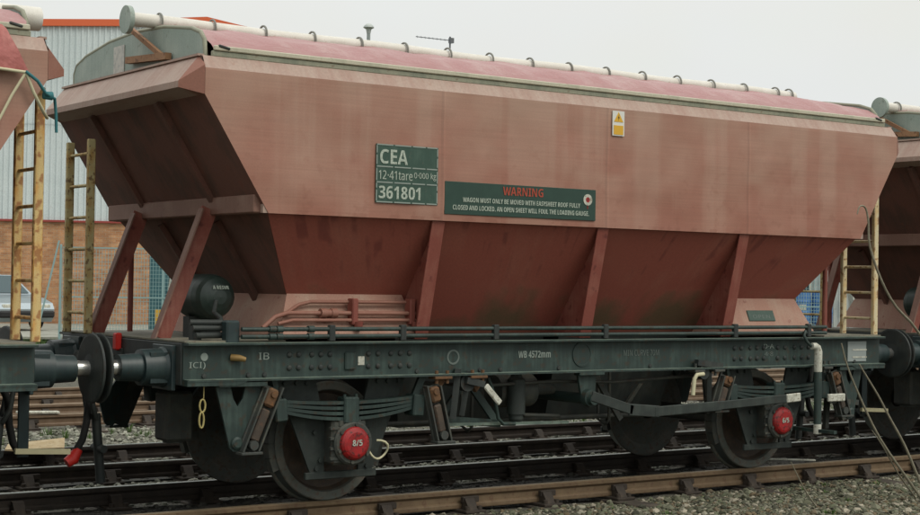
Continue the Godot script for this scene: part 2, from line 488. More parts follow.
	M.clad = tex_mat(coat(179, Color(0.765, 0.80, 0.80), Color(0.70, 0.745, 0.745), Color(0.70, 0.715, 0.70), 0.6, 0.6, 0.86), 0.45, 0.0, 0.2)
	M.orange = plain(Color(0.80, 0.37, 0.20), 0.5)
	M.red_sill = plain(Color(0.55, 0.22, 0.19), 0.6)
	M.slate = tex_mat(coat(183, Color(0.30, 0.31, 0.33), Color(0.37, 0.37, 0.37), Color(0.24, 0.26, 0.22), 1.0, 0.4, 0.7), 0.8, 0.0, 0.5)
	M.galv = plain(Color(0.55, 0.58, 0.57), 0.55, 0.2)
	M.aerial = plain(Color(0.36, 0.37, 0.38), 0.6, 0.2)  # grey lightened to stand for haze over the distance
	M.fence = plain(Color(0.50, 0.61, 0.61), 0.6)
	M.teal = tex_mat(coat(187, Color(0.17, 0.33, 0.36), Color(0.24, 0.40, 0.42), Color(0.2, 0.25, 0.25), 0.8, 0.5, 0.78), 0.5, 0.0, 0.7)
	M.blue = tex_mat(coat(191, Color(0.22, 0.40, 0.62), Color(0.33, 0.50, 0.68), Color(0.2, 0.3, 0.42), 0.8, 0.4, 0.78), 0.5, 0.0, 0.7)
	M.pale_sheet = tex_mat(coat(195, Color(0.70, 0.72, 0.70), Color(0.60, 0.63, 0.62), Color(0.5, 0.52, 0.5), 0.8, 0.6, 0.8), 0.6, 0.0, 0.6)
	M.silver = plain(Color(0.62, 0.66, 0.68), 0.3, 0.6)
	M.car_glass = plain(Color(0.10, 0.22, 0.24), 0.1)
	M.tyre = plain(Color(0.05, 0.05, 0.05), 0.85)
	M.timber = tex_mat(coat(199, Color(0.66, 0.58, 0.44), Color(0.72, 0.66, 0.54), Color(0.5, 0.42, 0.3), 0.8, 0.3, 0.74), 0.85, 0.0, 3.0)
	M.stem = tex_mat(coat(203, Color(0.46, 0.44, 0.37), Color(0.58, 0.56, 0.49), Color(0.32, 0.27, 0.2), 0.9, 0.2, 0.66), 0.8, 0.0, 6.0)
	M.leaf = plain(Color(0.26, 0.36, 0.14), 0.7)
	M.leaf.backlight_enabled = true
	M.leaf.backlight = Color(0.08, 0.12, 0.03)
	M.stone = plain(Color(1, 1, 1), 0.9)
	M.stone.vertex_color_use_as_albedo = true

# ---------------------------------------------------------------- the hopper wagon
const LB = 3.634
const YT = 3.139
const ZB = 1.343
const YC = 2.955
const LP = 3.125
const YB = 2.152

func side_panel(s: float) -> B:
	var b := B.new()
	var n := FastNoiseLite.new()
	n.seed = 5
	n.frequency = 0.9
	var rows = [YT, 3.08, 3.0, YC, 2.85, 2.7, 2.55, 2.4, 2.27, YB + 0.03, YB]
	var cols = 72
	var pos = func(i, j):
		var y = rows[j]
		var hw = LB if y >= YC else lerpf(LB, LP, (YC - y) / (YC - YB))
		var x = lerpf(-hw, hw, float(i) / cols)
		var edge = min(1.0, min(j, rows.size() - 1 - j) * 0.5) * min(1.0, min(i, cols - i) * 0.3)
		return Vector3(x, y, s * (ZB + n.get_noise_2d(x, y * 1.6) * 0.017 * edge))
	var uv = func(p): return Vector2((p.x + LB) / (LB * 2.0), (YT - p.y) / (YT - YB))
	var nor = func(p):
		var e = 0.05
		var dx = (n.get_noise_2d(p.x + e, p.y * 1.6) - n.get_noise_2d(p.x - e, p.y * 1.6)) * 0.017 / (2 * e)
		var dy = (n.get_noise_2d(p.x, (p.y + e) * 1.6) - n.get_noise_2d(p.x, (p.y - e) * 1.6)) * 0.017 / (2 * e)
		return Vector3(-dx, -dy, 1.0).normalized() * Vector3(1, 1, s)
	for j in range(rows.size() - 1):
		for i in cols:
			var p = [pos.call(i, j + 1), pos.call(i + 1, j + 1), pos.call(i + 1, j), pos.call(i, j)]
			if s < 0: p.reverse()
			b.tri_n(p[0], p[1], p[2], nor.call(p[0]), nor.call(p[1]), nor.call(p[2]), uv.call(p[0]), uv.call(p[1]), uv.call(p[2]))
			b.tri_n(p[0], p[2], p[3], nor.call(p[0]), nor.call(p[2]), nor.call(p[3]), uv.call(p[0]), uv.call(p[2]), uv.call(p[3]))
	# turned-in lip along the foot
	var lip = [Vector3(-LP, YB, s * ZB), Vector3(LP, YB, s * ZB), Vector3(LP, YB + 0.012, s * (ZB - 0.06)), Vector3(-LP, YB + 0.012, s * (ZB - 0.06))]
	b.face_out(lip, Vector3(0, 3, 0))
	return b

func lower_sheet(s: float) -> B:
	var b := B.new()
	var k = 10
	for j in k:
		for i in 24:
			var p = []
			var uvs = []
			for q in [[0, 1], [1, 1], [1, 0], [0, 0]]:
				var t = float(j + q[1]) / k
				var y = lerpf(2.17, 1.26, t)
				var hw = lerpf(3.12, 2.51, t)
				var z = lerpf(1.315, 0.675, t)
				var f = float(i + q[0]) / 24.0
				p.append(Vector3(lerpf(-hw, hw, f), y, s * z))
				uvs.append(Vector2(f, t))
			if s < 0:
				p.reverse(); uvs.reverse()
			b.quad(p[0], p[1], p[2], p[3], uvs)
	return b

func ladder(root: Node3D, x: float, z0: float, z1: float, top: float, material: Material, foot: Material):
	var l := Node3D.new()
	l.name = "ladder"
	root.add_child(l, true)
	for z in [z0, z1]:
		var b := B.new()
		b.box(Vector3(x, (1.24 + top) * 0.5, z), Vector3(0.062, top - 1.24, 0.04), Basis(), 0.006)
		part("stile", b, material, l)
	for k in int((top - 1.40) / 0.25) + 1:
		var b := B.new()
		b.cyl(Vector3(x, 1.40 + k * 0.25, z0), Vector3(x, 1.40 + k * 0.25, z1), 0.013, 8)
		part("rung", b, foot, l)

func running_gear(root: Node3D, xc: float, s: float):
	# axle guard: two tapering legs and a keep along the foot
	var g := B.new()
	for m in [-1.0, 1.0]:
		var poly = [Vector2(-0.57 * m, 0.965), Vector2(-0.24 * m, 0.965), Vector2(-0.15 * m, 0.60), Vector2(-0.15 * m, 0.25), Vector2(-0.27 * m, 0.25)]
		if m < 0: poly.reverse()
		g.prism(poly, Vector3(xc, 0, 0), Vector3.RIGHT, Vector3.UP, Vector3(0, 0, s), 0.985, 1.005)
	g.box(Vector3(xc, 0.225, s * 0.995), Vector3(0.62, 0.055, 0.03), Basis(), 0.005)
	for m in [-1.0, 1.0]:
		for q in [[0.50, 0.92], [0.40, 0.92], [0.31, 0.92], [0.19, 0.34], [0.22, 0.28], [0.24, 0.55]]:
			g.cyl(Vector3(xc + m * q[0], q[1], s * 1.0), Vector3(xc + m * q[0], q[1], s * 1.022), 0.018, 6)
	part("axle_guard", g, M.guard, root)
	# springs
	var sp := Node3D.new()
	sp.name = "leaf_spring"
	root.add_child(sp, true)
	for i in 4:
		var lf := B.new()
		var n = 14
		var len = 0.585 - 0.012 * i
		for k in n:
			var x0 = lerpf(-len, len, float(k) / n)
			var x1 = lerpf(-len, len, float(k + 1) / n)
			var ya = 0.772 - 0.040 * i + (0.026 + 0.016 * i) * pow(absf(x0) / 0.58, 2.0)
			var yb = 0.772 - 0.040 * i + (0.026 + 0.016 * i) * pow(absf(x1) / 0.58, 2.0)
			lf.bar(Vector3(xc + x0, ya, s * 1.085), Vector3(xc + x1, yb, s * 1.085), 0.09, 0.024)
		part("leaf", lf, M.frame, sp)
	var bk := B.new()
	bk.box(Vector3(xc + 0.005, 0.715, s * 1.085), Vector3(0.13, 0.20, 0.125), Basis(), 0.012)
	for q in [-0.05, 0.05]: bk.cyl(Vector3(xc + q, 0.60, s * 1.12), Vector3(xc + q, 0.835, s * 1.12), 0.013, 6)
	part("spring_buckle", bk, M.frame, sp)
	for m in [-1.0, 1.0]:
		var sh := B.new()
		sh.box(Vector3(xc + m * 0.60, 0.735, s * 1.09), Vector3(0.10, 0.165, 0.14), Basis(Vector3(0, 0, 1), -0.08 * m), 0.01)
		sh.bar(Vector3(xc + m * 0.60, 0.80, s * 1.08), Vector3(xc + m * 0.66, 0.96, s * 1.10), 0.06, 0.05)
		part("spring_shoe", sh, M.frame, root)
	# axle box with its round end cover
	var ab := Node3D.new()
	ab.name = "axle_box"
	root.add_child(ab, true)
	var bx := B.new()
	bx.box(Vector3(xc, 0.48, s * 1.04), Vector3(0.30, 0.34, 0.16), Basis(), 0.02)
	for k in 4: bx.box(Vector3(xc - 0.12, 0.36 + 0.075 * k, s * 1.115), Vector3(0.10, 0.02, 0.03))
	bx.box(Vector3(xc, 0.62, s * 1.06), Vector3(0.2, 0.06, 0.14), Basis(), 0.01)
	part("housing", bx, M.gear, ab)
	var rg := B.new()
	rg.lathe(Vector3(xc + 0.02, 0.47, s * 1.11), Vector3(0, 0, s), [[0.0, 0.165], [0.03, 0.165], [0.03, 0.165], [0.045, 0.15], [0.045, 0.15], [0.045, 0.10]], 28)
	for k in 6:
		var t = TAU * k / 6.0 + 0.4
		rg.cyl(Vector3(xc + 0.02 + 0.14 * cos(t), 0.47 + 0.14 * sin(t), s * 1.14), Vector3(xc + 0.02 + 0.14 * cos(t), 0.47 + 0.14 * sin(t), s * 1.168), 0.014, 6)
	part("cover_ring", rg, M.gear, ab)
	var cp := B.new()
	cp.lathe(Vector3(xc + 0.02, 0.47, s * 1.13), Vector3(0, 0, s), [[0.0, 0.128], [0.03, 0.126], [0.045, 0.120], [0.06, 0.105], [0.06, 0.105], [0.066, 0.085], [0.066, 0.085], [0.066, 0.0]], 28)
	part("red_cover", cp, M.cap_red, ab)
	if s > 0:
		text("8/5" if xc < 0 else "6/5", Vector3(xc - 0.02, 0.455, 1.198), 0.085, 0.045, M.letter, ab, "lettering", true)
		# the loop of pale rope tied by the cover
		var lp := B.new()
		var pts = []
		for k in 15:
			var t = TAU * k / 14.0 * 0.86 + 2.6
			pts.append(Vector3(xc + 0.28 + 0.085 * cos(t), 0.405 + 0.07 * sin(t), 1.08 + 0.02 * sin(t * 2.0)))
		pts.insert(0, Vector3(xc + 0.13, 0.41, 1.13))
		lp.tube(pts, 0.009, 6)
		if xc < 0: part("rope_loop", lp, M.rope, root)

func wheelset(root: Node3D, xc: float):
	var ws := Node3D.new()
	ws.name = "wheelset"
	root.add_child(ws, true)
	var ax := B.new()
	ax.cyl(Vector3(xc, 0.46, -1.0), Vector3(xc, 0.46, 1.0), 0.075, 16)
	part("axle", ax, M.gear, ws)
	for s in [-1.0, 1.0]:
		var w := B.new()
		w.lathe(Vector3(xc, 0.46, 0), Vector3(0, 0, s), [[0.64, 0.11], [0.64, 0.11], [0.672, 0.37], [0.665, 0.40], [0.665, 0.46], [0.668, 0.482], [0.680, 0.488], [0.694, 0.482], [0.704, 0.466], [0.704, 0.466]], 48)
		w.lathe(Vector3(xc, 0.46, 0), Vector3(0, 0, s), [[0.795, 0.456], [0.802, 0.448], [0.802, 0.448], [0.802, 0.395], [0.798, 0.388], [0.775, 0.380]], 48)
		part("wheel", w, M.wheel, ws)
		w = B.new()
		w.lathe(Vector3(xc, 0.46, 0), Vector3(0, 0, s), [[0.775, 0.380], [0.735, 0.36], [0.725, 0.22], [0.755, 0.14], [0.83, 0.125], [0.83, 0.125], [0.83, 0.0]], 48)
		part("wheel_web", w, M.brown, ws)
		var t := B.new()
		t.lathe(Vector3(xc, 0.46, 0), Vector3(0, 0, s), [[0.704, 0.466], [0.795, 0.456]], 48)
		part("tread", t, M.tread, ws)

func buffer(root: Node3D, e: float, z: float):
	# e = end (-1 left, 1 right); housing, bare plunger, round head
	var o := Node3D.new()
	o.name = "buffer"
	root.add_child(o, true)
	var c = Vector3(e * 3.67, 1.05, z)
	var ax = Vector3(e, 0, 0)
	var h := B.new()
	h.box(c + ax * 0.012, Vector3(0.03, 0.32, 0.34), Basis(), 0.006)
	h.lathe(c, ax, [[0.02, 0.15], [0.05, 0.135], [0.20, 0.128], [0.20, 0.128], [0.205, 0.10], [0.205, 0.10], [0.36, 0.092], [0.365, 0.092], [0.365, 0.05]], 28)
	for k in 4:
		h.box(c + ax * 0.09 + Vector3(0, 0.13 * cos(TAU * k / 4.0 + 0.78), 0.13 * sin(TAU * k / 4.0 + 0.78)), Vector3(0.14, 0.03, 0.03))
	part("buffer_housing", h, M.buffer_blue, o)
	var p := B.new()
	p.lathe(c, ax, [[0.36, 0.055], [0.485, 0.055]], 20)
	part("plunger", p, M.polished, o)
	var d := B.new()
	d.lathe(c, ax, [[0.47, 0.0], [0.47, 0.06], [0.478, 0.10], [0.484, 0.225], [0.484, 0.225], [0.488, 0.240], [0.502, 0.243], [0.506, 0.236], [0.515, 0.12], [0.5185, 0.0]], 40)
	part("buffer_head", d, M.frame_dark, o)

func make_wagon() -> Node3D:
	var r := thing("hopper_wagon", "complete maroon covered hopper wagon with CEA number panel and green warning board", "hopper wagon", Vector3.ZERO, "hopper wagons coupled in a train")
	var b: B
	# --- hopper body
	for s in [1.0, -1.0]:
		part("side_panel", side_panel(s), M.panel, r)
		b = B.new()
		var pb = [Vector3(-LB, YT, s * ZB), Vector3(LB, YT, s * ZB), Vector3(LB - 0.01, 3.232, s * 1.275), Vector3(-LB + 0.01, 3.232, s * 1.275)]
		b.face_out(pb, Vector3(0, 2.5, 0))
		b.box(Vector3(0, 3.226, s * 1.24), Vector3(LB * 2 - 0.03, 0.012, 0.07))
		part("top_band", b, M.band, r)
		part("lower_side_sheet", lower_sheet(s), M.slope, r)
		for x in [-1.645, 0.0, 1.63]:
			b = B.new()
			b.bar(Vector3(x, 2.15, s * 1.315), Vector3(x, 1.24, s * 1.095), 0.014, 0.118, Vector3.RIGHT, 0.003)
			part("side_fin", b, M.maroon, r)
			b = B.new()
			var poly = [Vector2(2.15, 1.30), Vector2(1.24, 1.085), Vector2(1.24, 0.66), Vector2(2.15, 1.298)]
			b.prism(poly, Vector3(x, 0, 0), Vector3.UP, Vector3(0, 0, s), Vector3.RIGHT, -0.006, 0.006)
			part("fin_web", b, M.maroon, r)
	for e in [-1.0, 1.0]:
		b = B.new()
		b.face_out([Vector3(e * LB, YC, -ZB), Vector3(e * LB, YC, ZB), Vector3(e * LP, YB, ZB), Vector3(e * LP, YB, -ZB)], Vector3(0, 3, 0))
		b.face_out([Vector3(e * LB, 3.232, -1.275), Vector3(e * LB, 3.232, 1.275), Vector3(e * LB, YT, ZB), Vector3(e * LB, YT, -ZB)], Vector3(0, 3, 0))
		b.face_out([Vector3(e * LB, YT, -ZB), Vector3(e * LB, YT, ZB), Vector3(e * LB, YC, ZB), Vector3(e * LB, YC, -ZB)], Vector3(0, 3, 0))
		part("end_sheet", b, M.under, r)
		# hat-shaped lip along the top of the end
		b = B.new()
		var lo = [Vector3(e * (LB - 0.01), 3.242, 0), Vector3(e * 3.785, 3.045, 0), Vector3(e * 3.785, 3.000, 0), Vector3(e * (LB - 0.01), 2.952, 0)]
		var z0 = -1.27
		var z1 = 1.235
		for k in 3:
			b.face_out([lo[k] + Vector3(0, 0, z0), lo[k] + Vector3(0, 0, z1), lo[k + 1] + Vector3(0, 0, z1), lo[k + 1] + Vector3(0, 0, z0)], Vector3(e * 3.66, 3.06, 0))
		b.box(Vector3(e * (LB - 0.005), 3.236, -0.01), Vector3(0.05, 0.016, 2.54))
		part("end_lip", b, M.band, r)
		b = B.new()
		for z in [[z0, -ZB], [z1, ZB]]:
			b.face_out([lo[1] + Vector3(0, 0, z[0]), lo[2] + Vector3(0, 0, z[0]), Vector3(e * (LB + 0.002), YC, z[1])], Vector3(e * 3.6, 3.06, 0))
			b.face_out([lo[1] + Vector3(0, 0, z[0]), Vector3(e * (LB + 0.002), YC, z[1]), Vector3(e * (LB + 0.002), YT + 0.02, z[1])], Vector3(e * 3.6, 3.06, 0))
			b.face_out([lo[1] + Vector3(0, 0, z[0]), Vector3(e * (LB + 0.002), YT + 0.02, z[1]), lo[0] + Vector3(0, 0, z[0])], Vector3(e * 3.6, 3.0, 0))
			b.face_out([lo[2] + Vector3(0, 0, z[0]), lo[3] + Vector3(0, 0, z[0]), Vector3(e * (LB + 0.002), YC, z[1])], Vector3(e * 3.6, 3.1, 0))
			part("lip_corner", b, M.lip_red, r)
			b = B.new()
		b = B.new()
		b.box(Vector3(e * 3.165, 2.218, 0), Vector3(0.11, 0.13, 2.60), Basis(), 0.008)
		part("cross_beam", b, M.beam, r)
		b = B.new()
		for z in [-1.0, 1.0]:
			b.prism([Vector2(-3.165 * -e, 2.283), Vector2(-3.165 * -e, 2.153), Vector2(-LP * -e, 2.153)], Vector3.ZERO, Vector3.RIGHT, Vector3.UP, Vector3(0, 0, z), 1.302, 1.338)
		part("beam_gusset", b, M.band, r)
		b = B.new()
		b.face_out([Vector3(e * 3.12, 2.17, -1.31), Vector3(e * 3.12, 2.17, 1.31), Vector3(e * 2.64, 1.45, 0.81), Vector3(e * 2.64, 1.45, -0.81)], Vector3(0, 3, 0))
		part("lower_end_sheet", b, M.under, r)
		for z in [-0.62, 0.62]:
			b = B.new()
			b.bar(Vector3(e * 3.66, 2.95, z), Vector3(e * 3.16, 2.20, z), 0.06, 0.05, Vector3.UP, 0.004)
			part("end_rib", b, M.under, r)
			if e < 0:
				b = B.new()
				b.bar(Vector3(e * 3.225, 2.20, z * 0.99), Vector3(e * 3.59, 1.24, z * 0.99), 0.012, 0.13, Vector3(e, 0.3, 0))
				var stt = part("end_strut", b, M.maroon, r)
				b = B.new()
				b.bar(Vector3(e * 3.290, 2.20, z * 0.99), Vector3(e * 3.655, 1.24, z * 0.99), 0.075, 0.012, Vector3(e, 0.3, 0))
				part("highlight_flange", b, M.beam, stt)  # lighter colour stands for sky light on the strut edge
			b = B.new()
			b.bar(Vector3(e * 3.11, 2.11, z * 0.8), Vector3(e * 2.72, 1.52, z * 0.7), 0.05, 0.045)
			part("lower_rib", b, M.under, r)
		b = B.new()
		b.tube([Vector3(e * 3.2, 1.24, e * 0.85), Vector3(e * 3.2, 2.18, e * 0.85)], 0.024, 8)
		part("end_post", b, M.maroon, r)
		# door housing under the hopper end
		b = B.new()
		var i0 = 1.70
		var i1 = 1.61
		var o0 = 2.72
		var o1 = 2.86
		var top = [Vector3(e * i0, 1.58, -0.90), Vector3(e * o0, 1.58, -0.90), Vector3(e * o0, 1.58, 0.90), Vector3(e * i0, 1.58, 0.90)]
		var bot = [Vector3(e * i1, 1.25, -1.05), Vector3(e * o1, 1.25, -1.05), Vector3(e * o1, 1.25, 1.05), Vector3(e * i1, 1.25, 1.05)]
		var mid = Vector3(e * 2.2, 1.4, 0)
		b.face_out(top, mid); b.face_out(bot, mid)
		for k in 4: b.face_out([top[k], top[(k + 1) % 4], bot[(k + 1) % 4], bot[k]], mid)
		part("door_housing", b, M.pinkish, r)
		# bulkhead under the roof sheet
		b = B.new()
		var prof = [[-1.25, 3.235], [-1.255, 3.35], [-1.20, 3.42], [-1.0, 3.475], [-0.53, 3.535], [0.0, 3.555], [0.5, 3.53], [0.95, 3.465], [1.09, 3.42], [1.15, 3.36], [1.17, 3.235]]
		var pv = []
		for q in prof: pv.append(Vector2(q[0], q[1]))
		b.prism(pv, Vector3(e * 3.55, 0, 0), Vector3(0, 0, 1), Vector3.UP, Vector3(e, 0, 0), -0.012, 0.012)
		part("bulkhead", b, M.bulkhead, r)
		b = B.new()
		var rim = []
		for q in prof: rim.append(Vector3(e * 3.55, q[1], q[0]))
		b.tube(rim, 0.018, 6)
		part("bulkhead_rim", b, M.rail_green, r)
		b = B.new()
		b.bar(Vector3(e * 3.64, 3.60, -0.02), Vector3(e * 3.60, 3.285, 0.60), 0.03, 0.035)
		b.box(Vector3(e * 3.60, 3.315, 0.30), Vector3(0.05, 0.05, 0.72), Basis(Vector3.RIGHT, 0.06))
		part("tube_bracket", b, M.rusty_bar, r)
	b = B.new()
	b.box(Vector3(-3.567, 3.375, -0.31), Vector3(0.006, 0.21, 0.20))
	part("paper_notice", b, M.paper, r)
	# --- roof sheet, its tube and trim
	b = B.new()
	var rp = [[1.262, 3.262], [1.245, 3.30], [1.19, 3.352], [1.08, 3.415], [0.90, 3.468], [0.60, 3.528], [0.375, 3.574], [0.31, 3.590], [0.0, 3.585], [-0.4, 3.555], [-0.9, 3.49], [-1.15, 3.42], [-1.24, 3.33], [-1.262, 3.25]]
	var nz := FastNoiseLite.new()
	nz.seed = 9
	nz.frequency = 1.7
	nz.fractal_octaves = 3
	var nx = 64
	var grid = []
	for i in nx + 1:
		var x = lerpf(-3.53, 3.53, float(i) / nx)
		var row = []
		for k in rp.size():
			var q = rp[k]
			var amp = 0.020 if k > 1 and k < rp.size() - 2 else 0.0
			var sag = 0.016 * sin(x * TAU / 0.4375) * amp / 0.022
			var endf = clampf((absf(x) - 3.25) / 0.28, 0.0, 1.0)
			row.append(Vector3(x + nz.get_noise_2d(q[0] * 3.0, x * 0.5) * 0.03 * endf, q[1] + nz.get_noise_2d(x, q[0] * 1.5) * amp + sag * 0.5 - endf * endf * 0.02 * amp / 0.022, q[0]))
		grid.append(row)
	for i in nx:
		for k in rp.size() - 1:
			var nn = []
			for q in [[i, k], [i + 1, k], [i + 1, k + 1], [i, k + 1]]:
				var du = grid[min(q[0] + 1, nx)][q[1]] - grid[max(q[0] - 1, 0)][q[1]]
				var dv = grid[q[0]][min(q[1] + 1, rp.size() - 1)] - grid[q[0]][max(q[1] - 1, 0)]
				nn.append(du.cross(-dv).normalized() * -1.0)
			for m in 4:
				if nn[m].y < 0 : nn[m] = -nn[m]
			b.quad_n(grid[i][k], grid[i + 1][k], grid[i + 1][k + 1], grid[i][k + 1], nn[0], nn[1], nn[2], nn[3])
	part("roof_sheet", b, M.tarp, r)
	for s in [1.0, -1.0]:
		b = B.new()
		b.box(Vector3(0, 3.292, s * 1.268), Vector3(7.07, 0.036, 0.028), Basis(), 0.006)
		part("side_rail", b, M.rail_trim, r)
		b = B.new()
		b.box(Vector3(0, 3.253, s * 1.254), Vector3(7.09, 0.041, 0.03), Basis(), 0.005)
		part("gutter", b, M.rail_green, r)
		for x in [-3.46, 3.44]:
			b = B.new()
			b.box(Vector3(x, 3.30, s * 1.275), Vector3(0.09, 0.02, 0.03), Basis(Vector3(0, 0, 1), -0.2), 0.006)
			part("rail_catch", b, M.frame_dark, r)
	b = B.new()
	var tp = []
	for i in 30:
		var x = lerpf(-3.76, 3.31, i / 29.0)
		tp.append(Vector3(x, 3.590 + 0.006 * sin(x * 3.1), 0.31 + 0.006 * sin(x * 2.0)))
	b.tube(tp, 0.052, 16)
	part("roof_tube", b, M.tube, r)
	b = B.new()
	b.cyl(Vector3(-3.79, 3.585, 0.31), Vector3(-3.755, 3.585, 0.31), 0.105, 24)
	part("tube_disc", b, M.bulkhead, r)
	for i in 17:
		b = B.new()
		var x = -3.5195 + 0.4375 * i if i < 16 else 3.235
		var ring = []
		for k in 13:
			var t = PI * 1.25 * k / 12.0 - 0.35
			ring.append(Vector3(x, 3.590 + 0.068 * sin(t), 0.31 + 0.068 * cos(t)))
		b.tube(ring, 0.0085, 6)
		part("tube_hoop", b, M.hoop, r)
	# --- underframe
	for s in [1.0, -1.0]:
		b = B.new()
		var ch = [Vector2(1.118, 0.958), Vector2(1.208, 0.958), Vector2(1.208, 0.972), Vector2(1.131, 0.974), Vector2(1.131, 1.212), Vector2(1.208, 1.214), Vector2(1.208, 1.2285), Vector2(1.118, 1.2285)]
		b.prism(ch, Vector3.ZERO, Vector3(0, 0, s), Vector3.UP, Vector3.RIGHT, -3.66, 3.66)
		for e in [-1.0, 1.0]:
			b.prism([Vector2(e * 3.66, 0.9575), Vector2(e * 3.66, 0.930), Vector2(e * 3.27, 0.928), Vector2(e * 3.19, 0.9575)], Vector3(0, 0, 0), Vector3.RIGHT, Vector3.UP, Vector3(0, 0, s), 1.11, 1.205)
		part("solebar", b, M.frame, r)
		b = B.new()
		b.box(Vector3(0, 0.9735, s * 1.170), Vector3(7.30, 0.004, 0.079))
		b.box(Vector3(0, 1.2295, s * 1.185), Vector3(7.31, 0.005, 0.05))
		part("pale_highlight", b, M.pale_highlight, r)  # pale strips stand for sky light on the flange tops
		b = B.new()
		for g in [[-2.817, 5, 0.078], [-2.14, 5, 0.085], [1.71, 5, 0.085], [2.26, 5, 0.095]]:
			for k in g[1]:
				for y in [1.137, 1.042]:
					var xx = g[0] + k * g[2] + (0.03 if k > 1 else 0.0)
					b.lathe(Vector3(xx, y, s * 1.131), Vector3(0, 0, s), [[0.0, 0.021], [0.008, 0.020], [0.014, 0.012], [0.016, 0.0]], 8)
		for x in [-3.5, -3.15, -3.02, -1.7, -1.1, -0.9, -0.3, 0.7, 1.3, 3.3]:
			b.lathe(Vector3(x, 0.995, s * 1.131), Vector3(0, 0, s), [[0.0, 0.021], [0.012, 0.016], [0.014, 0.0]], 8)
		var bo = part("bolts", b, M.frame_dark, r)
		bo.set_meta("kind", "stuff")
	for e in [-1.0, 1.0]:
		b = B.new()
		b.box(Vector3(e * 3.645, 1.079, 0), Vector3(0.05, 0.296, 2.235), Basis(), 0.006)
		b.box(Vector3(e * 3.675, 1.05, 0), Vector3(0.02, 0.2, 0.24), Basis(), 0.004)
		part("headstock", b, M.frame_dark, r)
		b = B.new()
		b.box(Vector3(e * 3.26, 1.2385, 0), Vector3(0.80, 0.012, 2.30))
		part("end_deck", b, M.deck, r)
		for z in [-0.8635, 0.8635]: buffer(r, e, z)
		# draw hook with its shackle
		b = B.new()
		b.bar(Vector3(e * 3.68, 1.05, 0), Vector3(e * 3.90, 1.05, 0), 0.05, 0.09, Vector3.UP, 0.01)
		b.tube([Vector3(e * 3.88, 1.05, 0), Vector3(e * 3.97, 1.02, 0), Vector3(e * 4.0, 1.07, 0), Vector3(e * 3.97, 1.13, 0)], [0.045, 0.045, 0.04, 0.025], 8)
		part("draw_hook", b, M.frame_dark, r)
	b = B.new()
	for s in [-1.0, 1.0]: b.box(Vector3(0, 1.08, s * 0.36), Vector3(7.2, 0.24, 0.09))
	for x in [-2.9, -1.62, 0.0, 1.62, 2.9]: b.box(Vector3(x, 1.09, 0), Vector3(0.1, 0.22, 2.2))
	part("under_beams", b, M.frame_dark, r)
	for e in [-1.0, 1.0]:
		b = B.new()
		var up = [Vector3(e * 0.08, 1.27, -0.66), Vector3(e * 1.6, 1.27, -0.66), Vector3(e * 1.6, 1.27, 0.66), Vector3(e * 0.08, 1.27, 0.66)]
		var dn = [Vector3(e * 0.12, 0.49, -0.42), Vector3(e * 1.40, 0.49, -0.42), Vector3(e * 1.40, 0.49, 0.42), Vector3(e * 0.12, 0.49, 0.42)]
		b.face_out(up, Vector3(e * 0.8, 0.9, 0)); b.face_out(dn, Vector3(e * 0.8, 0.9, 0))
		for k in 4: b.face_out([up[k], up[(k + 1) % 4], dn[(k + 1) % 4], dn[k]], Vector3(e * 0.8, 0.9, 0))
		part("discharge_chute", b, M.frame_dark, r)
	# --- running gear
	for x in [-2.286, 2.286]:
		wheelset(r, x)
		for s in [1.0, -1.0]:
			running_gear(r, x, s)
			for m in [-1.0, 1.0]:
				b = B.new()
				var pts = []
				for k in 5:
					var t = -0.45 + 0.22 * k
					pts.append(Vector3(x + m * 0.485 * cos(t), 0.46 + 0.485 * sin(t), s * 0.75))
				for k in 4: b.bar(pts[k], pts[k + 1], 0.08, 0.05, Vector3(m, 0, 0))
				b.bar(Vector3(x + m * 0.52, 0.52, s * 0.75), Vector3(x + m * 0.58, 0.96, s * 0.75), 0.03, 0.05)
				part("brake_block", b, M.gear, r)
	# damper struts each side of the springs
	for s in [1.0, -1.0]:
		for d in [[-2.965, 0.905, -3.155, 0.455], [-1.585, 0.885, -1.475, 0.46], [1.585, 0.895, 1.475, 0.60], [2.965, 0.905, 3.115, 0.50]]:
			b = B.new()
			var pa = Vector3(d[0], d[1], s * 1.15)
			var pc = Vector3(d[2], d[3], s * 1.15)
			b.bar(pa, pc, 0.03, 0.150, Vector3.RIGHT, 0.006)
			b.bar(pa + Vector3(0.062, 0, s * 0.03), pc + Vector3(0.062, 0, s * 0.03), 0.06, 0.014, Vector3.RIGHT)
			b.bar(pa + Vector3(-0.062, 0, s * 0.03), pc + Vector3(-0.062, 0, s * 0.03), 0.06, 0.014, Vector3.RIGHT)
			b.cyl(pa.lerp(pc, 0.90), pa.lerp(pc, 0.90) + Vector3(0, 0, s * 0.07), 0.035, 10)
			b.box(pc + Vector3(0, -0.012, s * 0.03), Vector3(0.17, 0.02, 0.10), Basis(), 0.004)
			var dm = part("damper", b, M.gear, r)
			b = B.new()
			b.bar(pa.lerp(pc, 0.02) + Vector3(0, 0, s * 0.035), pa.lerp(pc, 0.30) + Vector3(0, 0, s * 0.035), 0.06, 0.085, Vector3.RIGHT, 0.016)
			b.cyl(pa.lerp(pc, 0.10), pa.lerp(pc, 0.10) + Vector3(0, 0, s * 0.08), 0.026, 10)
			part("rusty_head", b, M.rust, dm)
			b = B.new()
			b.bar(pa.lerp(pc, 0.34) + Vector3(0, 0, s * 0.03), pa.lerp(pc, 0.84) + Vector3(0, 0, s * 0.03), 0.05, 0.070, Vector3.RIGHT, 0.012)
			part("damper_body", b, M.brown, dm)
